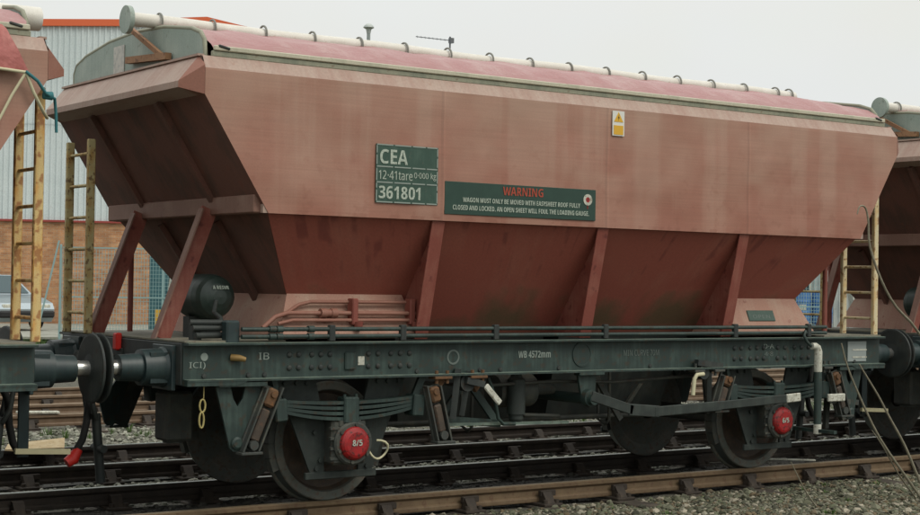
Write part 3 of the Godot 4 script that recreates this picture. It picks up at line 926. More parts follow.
	for s in [1.0, -1.0]:
		for e in [-1.0, 1.0]:
			b = B.new()
			var poly = [Vector2(e * 3.41, 0.93), Vector2(e * 3.295, 0.93), Vector2(e * 3.27, 0.83), Vector2(e * 3.235, 0.775), Vector2(e * 3.195, 0.83), Vector2(e * 3.17, 0.93), Vector2(e * 3.04, 0.93), Vector2(e * 3.19, 0.48), Vector2(e * 3.215, 0.455), Vector2(e * 3.265, 0.455), Vector2(e * 3.29, 0.48)]
			b.prism(poly, Vector3.ZERO, Vector3.RIGHT, Vector3.UP, Vector3(0, 0, s), 1.12, 1.14)
			b.lathe(Vector3(e * 3.24, 0.515, s * 1.13), Vector3(0, 0, s), [[0.0, 0.045], [0.03, 0.045], [0.03, 0.045], [0.04, 0.03], [0.04, 0.0]], 14)
			b.box(Vector3(e * 3.22, 0.935, s * 1.15), Vector3(0.38, 0.03, 0.10))
			part("tie_bracket", b, M.frame, r)
	# --- brake rigging seen below the solebar
	b = B.new()
	b.prism([Vector2(-0.11, 0.957), Vector2(0.095, 0.957), Vector2(0.075, 0.72), Vector2(-0.055, 0.72)], Vector3.ZERO, Vector3.RIGHT, Vector3.UP, Vector3(0, 0, 1), 1.12, 1.145)
	b.cyl(Vector3(0.0, 0.735, 0.3), Vector3(0.0, 0.735, 1.24), 0.045, 14)
	b.lathe(Vector3(0.0, 0.745, 1.145), Vector3(0, 0, 1), [[0.0, 0.075], [0.05, 0.07], [0.05, 0.0]], 18)
	part("v_hanger", b, M.frame, r)
	b = B.new()
	b.bar(Vector3(-0.03, 0.765, 1.235), Vector3(0.42, 0.635, 1.235), 0.022, 0.085, Vector3.UP, 0.006)
	b.bar(Vector3(0.38, 0.640, 1.235), Vector3(0.72, 0.612, 1.235), 0.022, 0.10, Vector3.UP, 0.006)
	b.bar(Vector3(0.66, 0.612, 1.235), Vector3(1.45, 0.640, 1.235), 0.026, 0.085, Vector3.UP, 0.006)
	b.bar(Vector3(1.40, 0.640, 1.235), Vector3(2.27, 0.678, 1.235), 0.024, 0.075, Vector3.UP, 0.006)
	part("brake_lever", b, M.guard, r)  # darker coat stands for the shade around the lever
	b = B.new()
	b.bar(Vector3(2.272, 0.678, 1.235), Vector3(2.455, 0.688, 1.235), 0.028, 0.078, Vector3.UP, 0.008)
	part("white_lever_tip", b, M.white_paint, r)
	b = B.new()
	b.box(Vector3(2.94, 0.668, 1.235), Vector3(0.23, 0.072, 0.03), Basis(), 0.008)
	part("white_lever_tip", b, M.white_paint, r)
	b = B.new()
	b.bar(Vector3(2.9, 0.64, 1.2), Vector3(3.4, 0.60, 1.1), 0.02, 0.05)
	b.bar(Vector3(3.05, 0.95, 1.05), Vector3(3.06, 0.36, 1.0), 0.04, 0.05)
	b.bar(Vector3(3.3, 0.95, 0.9), Vector3(3.42, 0.42, 0.9), 0.05, 0.06)
	part("release_rigging", b, M.gear, r)
	b = B.new()
	b.box(Vector3(3.66, 0.70, 0.95), Vector3(0.075, 0.46, 0.02), Basis(), 0.004)
	part("step_iron", b, M.buffer_blue, r)
	b = B.new()
	b.bar(Vector3(3.60, 0.515, 0.97), Vector3(3.98, 0.495, 0.97), 0.03, 0.035)
	part("pale_step", b, M.rope, r)
	b = B.new()
	b.tube([Vector3(2.655, 0.915, 1.265), Vector3(2.655, 0.6, 1.265), Vector3(2.655, 0.435, 1.265)], 0.036, 12)
	part("lever_guide", b, M.frame, r)
	b = B.new()
	b.box(Vector3(3.66, 0.70, 0.95), Vector3(0.075, 0.46, 0.02), Basis(), 0.004)
	part("step_iron", b, M.buffer_blue, r)
	b = B.new()
	b.bar(Vector3(3.60, 0.515, 0.97), Vector3(3.98, 0.495, 0.97), 0.03, 0.035)
	part("pale_step", b, M.rope, r)
	b = B.new()
	b.tube([Vector3(2.655, 0.915, 1.265), Vector3(2.655, 1.10, 1.265), Vector3(2.645, 1.135, 1.262), Vector3(2.62, 1.15, 1.258), Vector3(2.58, 1.152, 1.255)], [0.038, 0.038, 0.036, 0.034, 0.03], 12)
	part("white_guide_top", b, M.white_paint, r)
	b = B.new()
	b.tube([Vector3(2.655, 0.435, 1.265), Vector3(2.655, 0.345, 1.265)], 0.037, 12)
	part("white_guide_foot", b, M.white_paint, r)
	b = B.new()
	b.tube([Vector3(2.57, 1.152, 1.255), Vector3(2.52, 1.19, 1.25), Vector3(2.49, 1.25, 1.24), Vector3(2.53, 1.29, 1.22)], 0.014, 8)
	b.box(Vector3(2.655, 0.375, 1.23), Vector3(0.04, 0.03, 0.5))
	part("guide_hook", b, M.frame, r)
	b = B.new()
	b.lathe(Vector3(-1.24, 0.90, 1.10), Vector3(0, 0, 1), [[0.0, 0.07], [0.07, 0.07], [0.07, 0.0]], 16)
	b.bar(Vector3(-1.27, 0.92, 1.19), Vector3(-1.10, 0.885, 1.19), 0.03, 0.05)
	b.bar(Vector3(-1.33, 1.01, 1.16), Vector3(-1.36, 0.62, 1.14), 0.04, 0.05)
	b.bar(Vector3(-1.22, 0.99, 1.16), Vector3(-1.26, 0.64, 1.12), 0.03, 0.04)
	part("release_valve", b, M.frame_dark, r)
	b = B.new()
	b.bar(Vector3(-1.092, 0.876, 1.20), Vector3(-0.945, 0.730, 1.20), 0.022, 0.052, Vector3.UP, 0.008)
	part("white_handle", b, M.white_paint, r)
	b = B.new()
	b.tube([Vector3(1.25, 0.92, 1.22), Vector3(1.17, 0.915, 1.22), Vector3(1.14, 0.88, 1.22), Vector3(1.125, 0.74, 1.22)], 0.018, 8)
	part("pale_handle", b, M.rope, r)
	b = B.new()
	b.lathe(Vector3(1.30, 0.93, 1.10), Vector3(0, 0, 1), [[0.0, 0.06], [0.08, 0.06], [0.08, 0.0]], 14)
	b.bar(Vector3(1.20, 1.02, 1.18), Vector3(1.50, 0.985, 1.18), 0.05, 0.05)
	b.bar(Vector3(1.38, 0.93, 1.16), Vector3(1.42, 0.62, 1.12), 0.04, 0.05)
	part("release_valve", b, M.frame_dark, r)
	b = B.new()
	b.bar(Vector3(-1.36, 0.60, 0.95), Vector3(-0.76, 0.545, 0.95), 0.03, 0.06)
	b.bar(Vector3(-1.36, 0.60, 0.95), Vector3(-1.13, 0.88, 0.95), 0.03, 0.05)
	b.bar(Vector3(-0.80, 0.56, 0.95), Vector3(-1.09, 0.90, 0.95), 0.03, 0.06)
	part("lever_frame", b, M.frame, r)
	for q in [[-1.50, 0.03], [-1.16, -0.04]]:
		b = B.new()
		b.box(Vector3(q[0], 0.945, 1.165), Vector3(0.16, 0.022, 0.10), Basis(), 0.004)
		for k in [-0.05, 0.05]: b.cyl(Vector3(q[0] + k, 0.90, 1.185), Vector3(q[0] + k, 1.0, 1.185), 0.014, 6)
		b.bar(Vector3(q[0] + q[1], 0.94, 1.15), Vector3(q[0] - q[1], 0.84, 1.12), 0.03, 0.06)
		part("bolted_bracket", b, M.rust, r)
	for q in [[1.22, 1.0], [1.46, 1.0], [2.86, 0.9]]:
		b = B.new()
		b.box(Vector3(q[0], 0.945, 1.165), Vector3(0.12, 0.022, 0.10), Basis(), 0.004)
		for k in [-0.035, 0.035]: b.cyl(Vector3(q[0] + k, 0.90, 1.185), Vector3(q[0] + k, 1.01, 1.185), 0.013, 6)
		part("bolted_bracket", b, M.gear, r)
	b = B.new()
	b.lathe(Vector3(-0.62, 0.56, 0.98), Vector3.UP, [[0.0, 0.0], [0.0, 0.05], [0.02, 0.06], [0.06, 0.06], [0.06, 0.075], [0.34, 0.075], [0.36, 0.05], [0.40, 0.04], [0.40, 0.0]], 18)
	part("strainer", b, M.guard, r)
	b = B.new()
	b.tube([Vector3(-0.98, 0.93, 1.08), Vector3(-0.92, 0.80, 1.08), Vector3(-0.86, 0.60, 1.06), Vector3(-0.80, 0.55, 1.05), Vector3(-0.66, 0.545, 1.02)], 0.015, 8)
	part("drain_pipe", b, M.frame, r)
	b = B.new()
	b.tube([Vector3(-1.62, 0.90, 1.02), Vector3(-1.0, 0.86, 1.02), Vector3(-0.3, 0.88, 1.02), Vector3(0.4, 0.86, 1.02), Vector3(1.5, 0.90, 1.02)], 0.014, 8)
	part("air_pipe", b, M.gear, r)
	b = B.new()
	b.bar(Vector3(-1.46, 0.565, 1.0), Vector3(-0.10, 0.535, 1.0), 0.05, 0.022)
	part("lever_bar", b, M.pale_highlight, r)
	for x in [-0.86, 0.62]:
		b = B.new()
		b.tube([Vector3(x, 0.95, 0.7), Vector3(x, 0.50, 0.7), Vector3(x + 0.01, 0.46, 0.64), Vector3(x, 0.50, 0.55), Vector3(x, 0.95, 0.55)], 0.014, 6)
		part("safety_loop", b, M.gear, r)
	b = B.new()
	b.bar(Vector3(0.30, 0.94, 0.85), Vector3(0.62, 0.52, 0.85), 0.03, 0.05)
	part("stay_rod", b, M.gear, r)
	b = B.new()
	b.cyl(Vector3(-1.7, 0.545, 0.62), Vector3(1.9, 0.525, 0.62), 0.022, 10)
	part("pull_rod", b, M.gear, r)
	b = B.new()
	b.lathe(Vector3(-0.72, 0.80, 0.80), Vector3.RIGHT, [[0.0, 0.0], [0.0, 0.13], [0.02, 0.14], [0.36, 0.14], [0.38, 0.13], [0.40, 0.05], [0.62, 0.045], [0.62, 0.0]], 24)
	part("brake_cylinder", b, M.gear, r)
	for x in [1.47, -0.25]:
		b = B.new()
		b.box(Vector3(x, 0.78, 0.36), Vector3(0.13, 0.42, 0.03), Basis(), 0.004)
		part("hanger_plate", b, M.gear, r)
	b = B.new()
	b.bar(Vector3(0.95, 0.56, 0.5), Vector3(1.28, 0.94, 0.5), 0.03, 0.035)
	part("stay_rod", b, M.gear, r)
	b = B.new()
	b.tube([Vector3(-0.55, 0.95, 0.9), Vector3(-0.51, 0.63, 0.9), Vector3(-0.47, 0.60, 0.9), Vector3(-0.1, 0.58, 0.9)], 0.017, 7)
	part("stay_rod", b, M.gear, r)
	b = B.new()
	b.box(Vector3(-3.38, 0.66, 0.40), Vector3(0.21, 0.37, 0.24), Basis(), 0.02)
	b.cyl(Vector3(-3.38, 0.46, 0.40), Vector3(-3.38, 0.5, 0.40), 0.08, 14)
	part("relay_box", b, M.gear, r)
	# --- pipes, reservoir and valves on the near deck
	for y in [1.325, 1.272]:
		b = B.new()
		b.tube([Vector3(-3.24, y, 1.19), Vector3(2.84, y, 1.19)], 0.0165, 10)
		for x in [-3.02, -2.96, -2.70]:
			b.lathe(Vector3(x, y, 1.19), Vector3.RIGHT, [[0.0, 0.0], [0.0, 0.026], [0.05, 0.026], [0.05, 0.0]], 10)
		part("deck_pipe", b, M.frame, r)
	for x in [-2.50, -1.874, -0.996, 0.143, 1.655, 2.60]:
		b = B.new()
		b.box(Vector3(x, 1.295, 1.19), Vector3(0.05, 0.12, 0.045), Basis(), 0.006)
		part("pipe_clip", b, M.frame_dark, r)
	b = B.new()
	b.tube([Vector3(-2.98, 1.33, 1.02), Vector3(-2.88, 1.41, 1.02), Vector3(-2.78, 1.438, 1.02), Vector3(-1.62, 1.438, 1.02)], 0.0175, 10)
	b.lathe(Vector3(-2.50, 1.438, 1.02), Vector3.RIGHT, [[0.0, 0.0], [0.0, 0.036], [0.05, 0.036], [0.05, 0.03], [0.09, 0.03], [0.09, 0.036], [0.14, 0.036], [0.14, 0.0]], 12)
	part("red_pipe", b, M.lip_red, r)
	b = B.new()
	b.tube([Vector3(-2.80, 1.42, 0.99), Vector3(-2.66, 1.50, 0.98), Vector3(-2.56, 1.522, 0.98), Vector3(-1.60, 1.522, 0.98)], 0.014, 8)
	b.tube([Vector3(-2.86, 1.36, 1.03), Vector3(-2.74, 1.385, 1.03), Vector3(-1.62, 1.385, 1.03)], 0.014, 8)
	part("red_pipe", b, M.lip_red, r)
	for x in [-2.21, -1.33 - 0.36]:
		b = B.new()
		b.box(Vector3(x, 1.45, 1.01), Vector3(0.05, 0.20, 0.09), Basis(), 0.008)
		b.lathe(Vector3(x + 0.03, 1.345, 1.045), Vector3.UP, [[-0.03, 0.0], [-0.03, 0.03], [0.03, 0.04], [0.03, 0.0]], 10)
		part("pipe_clamp", b, M.maroon, r)
	b = B.new()
	b.box(Vector3(-3.29, 1.305, 1.12), Vector3(0.105, 0.165, 0.09), Basis(), 0.012)
	part("valve_box", b, M.buffer_blue, r)
	b = B.new()
	for y in [1.28, 1.33, 1.37]: b.cyl(Vector3(-3.56, y, 1.02 + (1.37 - y)), Vector3(-3.33, y, 1.06), 0.022, 8)
	b.box(Vector3(-3.50, 1.30, 0.98), Vector3(0.07, 0.13, 0.08), Basis(), 0.01)
	b.tube([Vector3(-3.34, 1.36, 1.08), Vector3(-3.31, 1.40, 1.0), Vector3(-3.29, 1.44, 0.85), Vector3(-3.25, 1.52, 0.80)], 0.016, 8)
	part("valve_pipes", b, M.frame_dark, r)
	b = B.new()
	b.lathe(Vector3(-3.19, 1.548, 0.22), Vector3(0, 0, 1), [[0.0, 0.0], [0.01, 0.06], [0.04, 0.12], [0.08, 0.160], [0.12, 0.169], [0.38, 0.169], [0.44, 0.158], [0.48, 0.140], [0.51, 0.10], [0.53, 0.053], [0.535, 0.0]], 32)
	b.cyl(Vector3(-3.19, 1.548, 0.70), Vector3(-3.19, 1.548, 0.75), 0.03, 10)
	part("air_reservoir", b, M.tank, r)
	b = B.new()
	b.box(Vector3(-3.19, 1.32, 0.45), Vector3(0.26, 0.16, 0.10))
	part("reservoir_cradle", b, M.frame_dark, r)
	text("A RESVR", Vector3(-3.255, 1.606, 0.760), 0.13, 0.028, M.letter, r, "lettering", true, "Droid Sans", Basis(Vector3.RIGHT, -0.42))
	# --- ladders (one to each end, on opposite sides)
	ladder(r, -3.70, -0.94, -0.505, 2.76, M.ladder_old, M.ladder_old)
	ladder(r, 3.70, 0.645, 1.035, 2.94, M.ladder, M.ladder)
	# --- brake hose and coupling hanging at the ends
	for e in [-1.0, 1.0]:
		b = B.new()
		b.tube([Vector3(e * 3.68, 0.92, 0.10 * e), Vector3(e * 3.80, 0.90, 0.1 * e), Vector3(e * 3.87, 0.78, 0.05 * e), Vector3(e * 3.90, 0.6, 0.0), Vector3(e * 3.93, 0.47, 0.0), Vector3(e * 3.99, 0.37, 0.0)], 0.028, 10)
		part("brake_hose", b, M.rubber, r)
		b = B.new()
		b.tube([Vector3(e * 3.93, 1.02, 0.06), Vector3(e * 3.88, 0.72, 0.07), Vector3(e * 3.84, 0.62, 0.03)], 0.02, 8)
		b.tube([Vector3(e * 3.93, 1.02, -0.06), Vector3(e * 3.88, 0.72, -0.07), Vector3(e * 3.84, 0.62, -0.03)], 0.02, 8)
		b.cyl(Vector3(e * 3.83, 0.66, 0), Vector3(e * 3.78, 0.14, 0), 0.035, 10)
		b.cyl(Vector3(e * 3.80, 0.40, -0.1), Vector3(e * 3.80, 0.40, 0.1), 0.03, 10)
		part("screw_coupling", b, M.frame_dark, r)
		if e > 0: continue
		b = B.new()
		b.tube([Vector3(e * 3.96, 0.40, 0.0), Vector3(e * 4.00, 0.33, 0.0), Vector3(e * 4.05, 0.30, 0.0)], [0.035, 0.048, 0.038], 10)
		part("hose_head", b, M.red, r)
		b = B.new()
		b.box(Vector3(e * 3.69, 1.20, 0.05), Vector3(0.05, 0.13, 0.07), Basis(), 0.01)
		part("red_cock", b, M.red, r)
	return r

func write_wagon(r: Node3D):
	var b := B.new()
	var z = ZB + 0.006
	# number panel
	var np := Node3D.new()
	np.name = "number_panel"
	r.add_child(np, true)
	b = B.new()
	b.box(Vector3(-1.960, 2.484, z), Vector3(0.556, 0.436, 0.006))
	part("board", b, M.plate, np)
	b = B.new()
	var zl = z + 0.0045
	for y in [2.697, 2.535, 2.418, 2.272]:
		for q in [[-2.232, -2.09], [-2.075, -1.93], [-1.915, -1.80], [-1.785, -1.69]]:
			b.box(Vector3((q[0] + q[1]) * 0.5, y, zl), Vector3(q[1] - q[0], 0.009, 0.003))
	for x in [-2.232, -1.690]:
		for q in [[2.28, 2.36], [2.375, 2.41], [2.43, 2.52], [2.55, 2.62], [2.635, 2.69]]:
			b.box(Vector3(x, (q[0] + q[1]) * 0.5, zl), Vector3(0.008, q[1] - q[0], 0.003))
	part("stencil_lines", b, M.chalk, np)
	text("CEA", Vector3(-2.205, 2.556, zl), 0.245, 0.108, M.letter, np, "lettering", true)
	text("12·41tare", Vector3(-2.215, 2.440, zl), 0.30, 0.066, M.letter, np)
	text("0·000 kg", Vector3(-1.900, 2.448, zl), 0.20, 0.058, M.letter, np)
	text("361801", Vector3(-2.212, 2.296, zl), 0.37, 0.096, M.letter, np, "lettering", true)
	# warning board
	var wb := Node3D.new()
	wb.name = "warning_board"
	r.add_child(wb, true)
	b = B.new()
	b.box(Vector3(-0.866, 2.330, z), Vector3(1.500, 0.252, 0.008), Basis(), 0.002)
	part("board", b, M.plate_dark, wb)
	zl = z + 0.0055
	text("WARNING", Vector3(-1.065, 2.372, zl), 0.40, 0.066, M.warn_red, wb, "lettering", true)
	text("WAGON MUST ONLY BE MOVED WITH EASYSHEET ROOF FULLY", Vector3(-1.448, 2.303, zl), 1.165, 0.036, M.letter, wb, "lettering", true)
	text("CLOSED AND LOCKED. AN OPEN SHEET WILL FOUL THE LOADING GAUGE.", Vector3(-1.542, 2.240, zl), 1.352, 0.038, M.letter, wb, "lettering", true)
	b = B.new()
	b.lathe(Vector3(-0.203, 2.372, zl - 0.001), Vector3(0, 0, 1), [[0.0, 0.046], [0.004, 0.046], [0.004, 0.046], [0.004, 0.022], [0.004, 0.022], [0.0, 0.022]], 28)
	part("white_ring", b, M.white_paint, wb)
	b = B.new()
	b.cyl(Vector3(-0.203, 2.372, zl - 0.002), Vector3(-0.203, 2.372, zl + 0.002), 0.022, 20)
	b.box(Vector3(-0.203, 2.312, zl), Vector3(0.008, 0.028, 0.003))
	part("ring_mark", b, M.cap_red, wb)
	# hazard sign
	var hz := Node3D.new()
	hz.name = "hazard_sign"
	r.add_child(hz, true)
	b = B.new()
	b.box(Vector3(0.118, 3.018, z), Vector3(0.128, 0.205, 0.006))
	part("board", b, M.sign_white, hz)
	b = B.new()
	b.prism([Vector2(0.068, 3.030), Vector2(0.168, 3.030), Vector2(0.118, 3.112)], Vector3.ZERO, Vector3.RIGHT, Vector3.UP, Vector3(0, 0, 1), z + 0.003, z + 0.0055)
	b.box(Vector3(0.118, 2.963, z + 0.004), Vector3(0.102, 0.076, 0.003))
	part("yellow_mark", b, M.hazard, hz)
	b = B.new()
	b.prism([Vector2(0.124, 3.095), Vector2(0.108, 3.062), Vector2(0.119, 3.062), Vector2(0.112, 3.038), Vector2(0.128, 3.070), Vector2(0.117, 3.070)], Vector3.ZERO, Vector3.RIGHT, Vector3.UP, Vector3(0, 0, 1), z + 0.0055, z + 0.007)
	part("black_bolt", b, M.black, hz)
	# solebar lettering and plates
	var zs = 1.133
	text("ICI)", Vector3(-3.615, 1.045, zs), 0.125, 0.05, M.chalk, r)
	text("IB", Vector3(-3.07, 1.105, zs), 0.085, 0.05, M.chalk, r)
	text("WB 4572mm", Vector3(-0.72, 1.085, zs), 0.33, 0.055, M.chalk, r, "lettering", true)
	text("MIN CURVE 70M", Vector3(0.40, 1.085, zs), 0.40, 0.05, M.chalk_dim, r)
	b = B.new()
	b.lathe(Vector3(-0.055, 1.105, 1.131), Vector3(0, 0, 1), [[0.0, 0.105], [0.008, 0.103], [0.008, 0.103], [0.008, 0.088], [0.004, 0.085], [0.004, 0.0]], 32)
	b.box(Vector3(0.0, 0.952, 1.165), Vector3(0.27, 0.04, 0.085), Basis(), 0.006)
	part("round_plate", b, M.frame, r)
	b = B.new()
	b.lathe(Vector3(-1.36, 1.10, 1.131), Vector3(0, 0, 1), [[0.0, 0.06], [0.004, 0.059], [0.004, 0.045], [0.0, 0.044]], 26)
	part("chalk_ring", b, M.chalk_dim, r)
	b = B.new()
	b.box(Vector3(-2.305, 1.085, 1.14), Vector3(0.09, 0.135, 0.018), Basis(), 0.012)
	part("label_clip", b, M.frame, r)
	b = B.new()
	b.box(Vector3(-2.205, 1.085, 1.134), Vector3(0.055, 0.065, 0.005))
	part("white_label", b, M.white_paint, r)
	b = B.new()
	b.box(Vector3(3.335, 1.09, 1.135), Vector3(0.26, 0.19, 0.008))
	part("pale_plate", b, M.galv, r)
	b = B.new()
	for y in [1.105, 1.035]: b.box(Vector3(3.37, y, 1.1405), Vector3(0.20, 0.013, 0.004))
	part("white_lines", b, M.white_paint, r)
	text("D·A", Vector3(2.08, 1.13, zs), 0.13, 0.04, M.chalk, r)
	text("4·8", Vector3(2.09, 1.06, zs), 0.11, 0.04, M.chalk_dim, r)
	b = B.new()
	b.lathe(Vector3(-3.50, 1.13, 1.131), Vector3(0, 0, 1), [[0.0, 0.03], [0.006, 0.028], [0.006, 0.0]], 14)
	part("white_spot", b, M.chalk, r)
	b = B.new()
	b.tube([Vector3(-3.29, 1.125, 1.131), Vector3(-3.24, 1.12, 1.17), Vector3(-3.20, 1.11, 1.18)], [0.026, 0.024, 0.018], 10)
	part("brass_cock", b, M.brass, r)
	b = B.new()
	b.tube([Vector3(-3.51, 0.955, 1.16), Vector3(-3.512, 0.84, 1.16)], 0.004, 5)
	var lp = []
	for k in 13: lp.append(Vector3(-3.52 + 0.022 * cos(TAU * k / 12.0), 0.79 + 0.045 * sin(TAU * k / 12.0), 1.16))
	b.tube(lp, 0.007, 6)
	var lq = []
	for k in 13: lq.append(Vector3(-3.528 + 0.018 * cos(TAU * k / 12.0), 0.69 + 0.055 * sin(TAU * k / 12.0), 1.165))
	b.tube(lq, 0.007, 6)
	part("brass_chain", b, M.pale_brass, r)
	var tb = Basis(Vector3.RIGHT, -0.425)
	b = B.new()
	b.box(Vector3(2.203, 1.423, 0.975), Vector3(0.34, 0.105, 0.012), tb, 0.003)
	part("small_plate", b, M.plate, r)
	text("OPEN", Vector3(2.09, 1.400, 0.990), 0.22, 0.035, M.chalk_dim, r, "lettering", false, "Droid Sans", tb)

# ---------------------------------------------------------------- permanent way
func bullhead(x0: float, x1: float, z: float, o: Vector3) -> B:
	var b := B.new()
	var half = [[0.030, -0.148], [0.033, -0.140], [0.033, -0.118], [0.026, -0.108], [0.010, -0.100], [0.010, -0.055], [0.026, -0.042], [0.034, -0.034], [0.035, -0.008], [0.028, -0.0015]]
	var poly = []
	for q in half: poly.append(Vector2(q[0], q[1]))
	for i in range(half.size() - 1, -1, -1): poly.append(Vector2(-half[i][0], half[i][1]))
	b.prism(poly, o + Vector3(0, 0, z), Vector3(0, 0, 1), Vector3.UP, Vector3.RIGHT, x0, x1)
	return b

func track(called: String, label: String, zc: float, x0: float, x1: float, side: Array, heads: Array, pitch: float, off: float):
	var t := thing(called, label, "railway track", Vector3(0, 0, zc), "parallel railway tracks of the yard")
	var slp: Mesh = null
	var chm: Mesh = null
	for s in [-1.0, 1.0]:
		part("rail", bullhead(x0, x1, s * 0.7525, Vector3.ZERO), side[0 if s < 0 else 1], t)
		var b := B.new()
		b.box(Vector3((x0 + x1) * 0.5, -0.001, s * 0.7525), Vector3(x1 - x0, 0.004, 0.056))
		part("rail_head", b, heads[0 if s < 0 else 1], t)
	var sb := B.new()
	sb.box(Vector3.ZERO, Vector3(0.25, 0.13, 2.55), Basis(), 0.008)
	slp = sb.done()
	var cb := B.new()
	cb.box(Vector3(0, -0.160, 0), Vector3(0.20, 0.025, 0.37), Basis(), 0.006)
	cb.prism([Vector2(0.040, -0.148), Vector2(0.15, -0.148), Vector2(0.085, -0.06), Vector2(0.040, -0.055)], Vector3.ZERO, Vector3(0, 0, 1), Vector3.UP, Vector3.RIGHT, -0.045, 0.045)
	cb.prism([Vector2(-0.040, -0.055), Vector2(-0.085, -0.06), Vector2(-0.15, -0.148), Vector2(-0.040, -0.148)], Vector3.ZERO, Vector3(0, 0, 1), Vector3.UP, Vector3.RIGHT, -0.045, 0.045)
	cb.box(Vector3(0.03, -0.075, 0.048), Vector3(0.17, 0.05, 0.04), Basis(Vector3.UP, 0.08), 0.005)
	for q in [[-0.06, 0.14], [0.06, 0.14], [-0.06, -0.14], [0.06, -0.14]]:
		cb.cyl(Vector3(q[0], -0.150, q[1]), Vector3(q[0], -0.118, q[1]), 0.022, 6)
	chm = cb.done()
	var n = int((x1 - x0) / pitch)
	for i in n:
		var x = x0 + off + i * pitch
		var o = mesh_node("sleeper", slp, M.sleeper, t)
		o.position = Vector3(x + rng.randf_range(-0.02, 0.02), -0.239, rng.randf_range(-0.03, 0.03))
		o.rotation.y = rng.randf_range(-0.015, 0.015)
		for s in [-1.0, 1.0]:
			var c = mesh_node("rail_chair", chm, M.chair, t)
			c.position = Vector3(x, 0, s * 0.7525)
			if s < 0: c.rotation.y = PI

func stone_mesh(seed_: int) -> ArrayMesh:
	var r := RandomNumberGenerator.new()
	r.seed = seed_
	var b := B.new()
	var ph = (1.0 + sqrt(5.0)) / 2.0
	var v = [Vector3(-1, ph, 0), Vector3(1, ph, 0), Vector3(-1, -ph, 0), Vector3(1, -ph, 0), Vector3(0, -1, ph), Vector3(0, 1, ph), Vector3(0, -1, -ph), Vector3(0, 1, -ph), Vector3(ph, 0, -1), Vector3(ph, 0, 1), Vector3(-ph, 0, -1), Vector3(-ph, 0, 1)]
	for i in 12: v[i] = v[i].normalized() * r.randf_range(0.60, 1.25) * Vector3(r.randf_range(0.9, 1.2), 0.66, 0.85)
	for f in [[0, 11, 5], [0, 5, 1], [0, 1, 7], [0, 7, 10], [0, 10, 11], [1, 5, 9], [5, 11, 4], [11, 10, 2], [10, 7, 6], [7, 1, 8], [3, 9, 4], [3, 4, 2], [3, 2, 6], [3, 6, 8], [3, 8, 9], [4, 9, 5], [2, 4, 11], [6, 2, 10], [8, 6, 7], [9, 8, 1]]:
		b.face_out([v[f[0]], v[f[1]], v[f[2]]], Vector3.ZERO)
	return b.done()

func bed_y(x: float, z: float) -> float:
	var e = clampf((z - 3.4) / 4.0, 0.0, 1.0)
	var far = clampf((-12.5 - z) / 3.0, 0.0, 1.0)
	return -0.188 + bed_noise.get_noise_2d(x, z) * 0.035 + 0.0 * e - far * 0.05
var bed_noise := FastNoiseLite.new()

func stones(called: String, label: String, zones: Array, tones: Array):
	var holder = null
	for k in 3:
		var list = []
		for zn in zones:
			var n = int((zn[1] - zn[0]) * (zn[3] - zn[2]) * zn[4] / 3.0)
			for i in n:
				var x = rng.randf_range(zn[0], zn[1])
				var z = rng.randf_range(zn[2], zn[3])
				var s = zn[5] * rng.randf_range(0.55, 1.25)
				if rng.randf() < 0.03: s *= 1.5
				list.append([x, z, s])
		var mm := MultiMesh.new()
		mm.transform_format = MultiMesh.TRANSFORM_3D
		mm.use_colors = true
		mm.mesh = stone_mesh(300 + k)
		mm.instance_count = list.size()
		for i in list.size():
			var q = list[i]
			var bs = Basis.from_euler(Vector3(rng.randf_range(-0.5, 0.5), rng.randf() * TAU, rng.randf_range(-0.5, 0.5))).scaled(Vector3.ONE * q[2])
			mm.set_instance_transform(i, Transform3D(bs, Vector3(q[0], bed_y(q[0], q[1]) + q[2] * rng.randf_range(-0.15, 0.55), q[1])))
			var c: Color = tones[rng.randi() % tones.size()]
			var kx = rng.randf_range(0.75, 1.2)
			mm.set_instance_color(i, Color(c.r * kx, c.g * kx, c.b * kx))
		var o := MultiMeshInstance3D.new()
		o.multimesh = mm
		o.material_override = M.stone
		if holder == null:
			o.name = numbered(called)
			add_child(o)
			tag(o, label, "ballast", "", "stuff")
			holder = o
		else:
			o.name = "stones"
			o.set_meta("kind", "stuff")
			holder.add_child(o, true)

func grass_mesh(seed_: int, blades: int, h: float) -> ArrayMesh:
	var r := RandomNumberGenerator.new()
	r.seed = seed_
	var b := B.new()
	for i in blades:
		var a = r.randf() * TAU
		var d = Vector3(cos(a), 0, sin(a))
		var sd = Vector3(-sin(a), 0, cos(a)) * r.randf_range(0.003, 0.006)
		var p0 = d * r.randf_range(0.0, 0.04)
		var hh = h * r.randf_range(0.5, 1.0)
		var p1 = p0 + Vector3.UP * hh * 0.6 + d * hh * 0.2
		var p2 = p0 + Vector3.UP * hh + d * hh * r.randf_range(0.35, 0.7)
		b.quad(p0 - sd, p0 + sd, p1 + sd * 0.8, p1 - sd * 0.8)
		b.tri(p1 - sd * 0.8, p1 + sd * 0.8, p2)
	return b.done()

func grass(called: String, label: String, spots: Array, h: float, material: Material):
	var mm := MultiMesh.new()
	mm.transform_format = MultiMesh.TRANSFORM_3D
	mm.mesh = grass_mesh(int(h * 1000), 14, h)
	mm.instance_count = spots.size()
	for i in spots.size():
		mm.set_instance_transform(i, Transform3D(Basis(Vector3.UP, rng.randf() * TAU).scaled(Vector3.ONE * rng.randf_range(0.6, 1.3)), spots[i]))
	var o := MultiMeshInstance3D.new()
	o.multimesh = mm
	o.material_override = material
	o.name = numbered(called)
	add_child(o)
	tag(o, label, "grass", "", "stuff")

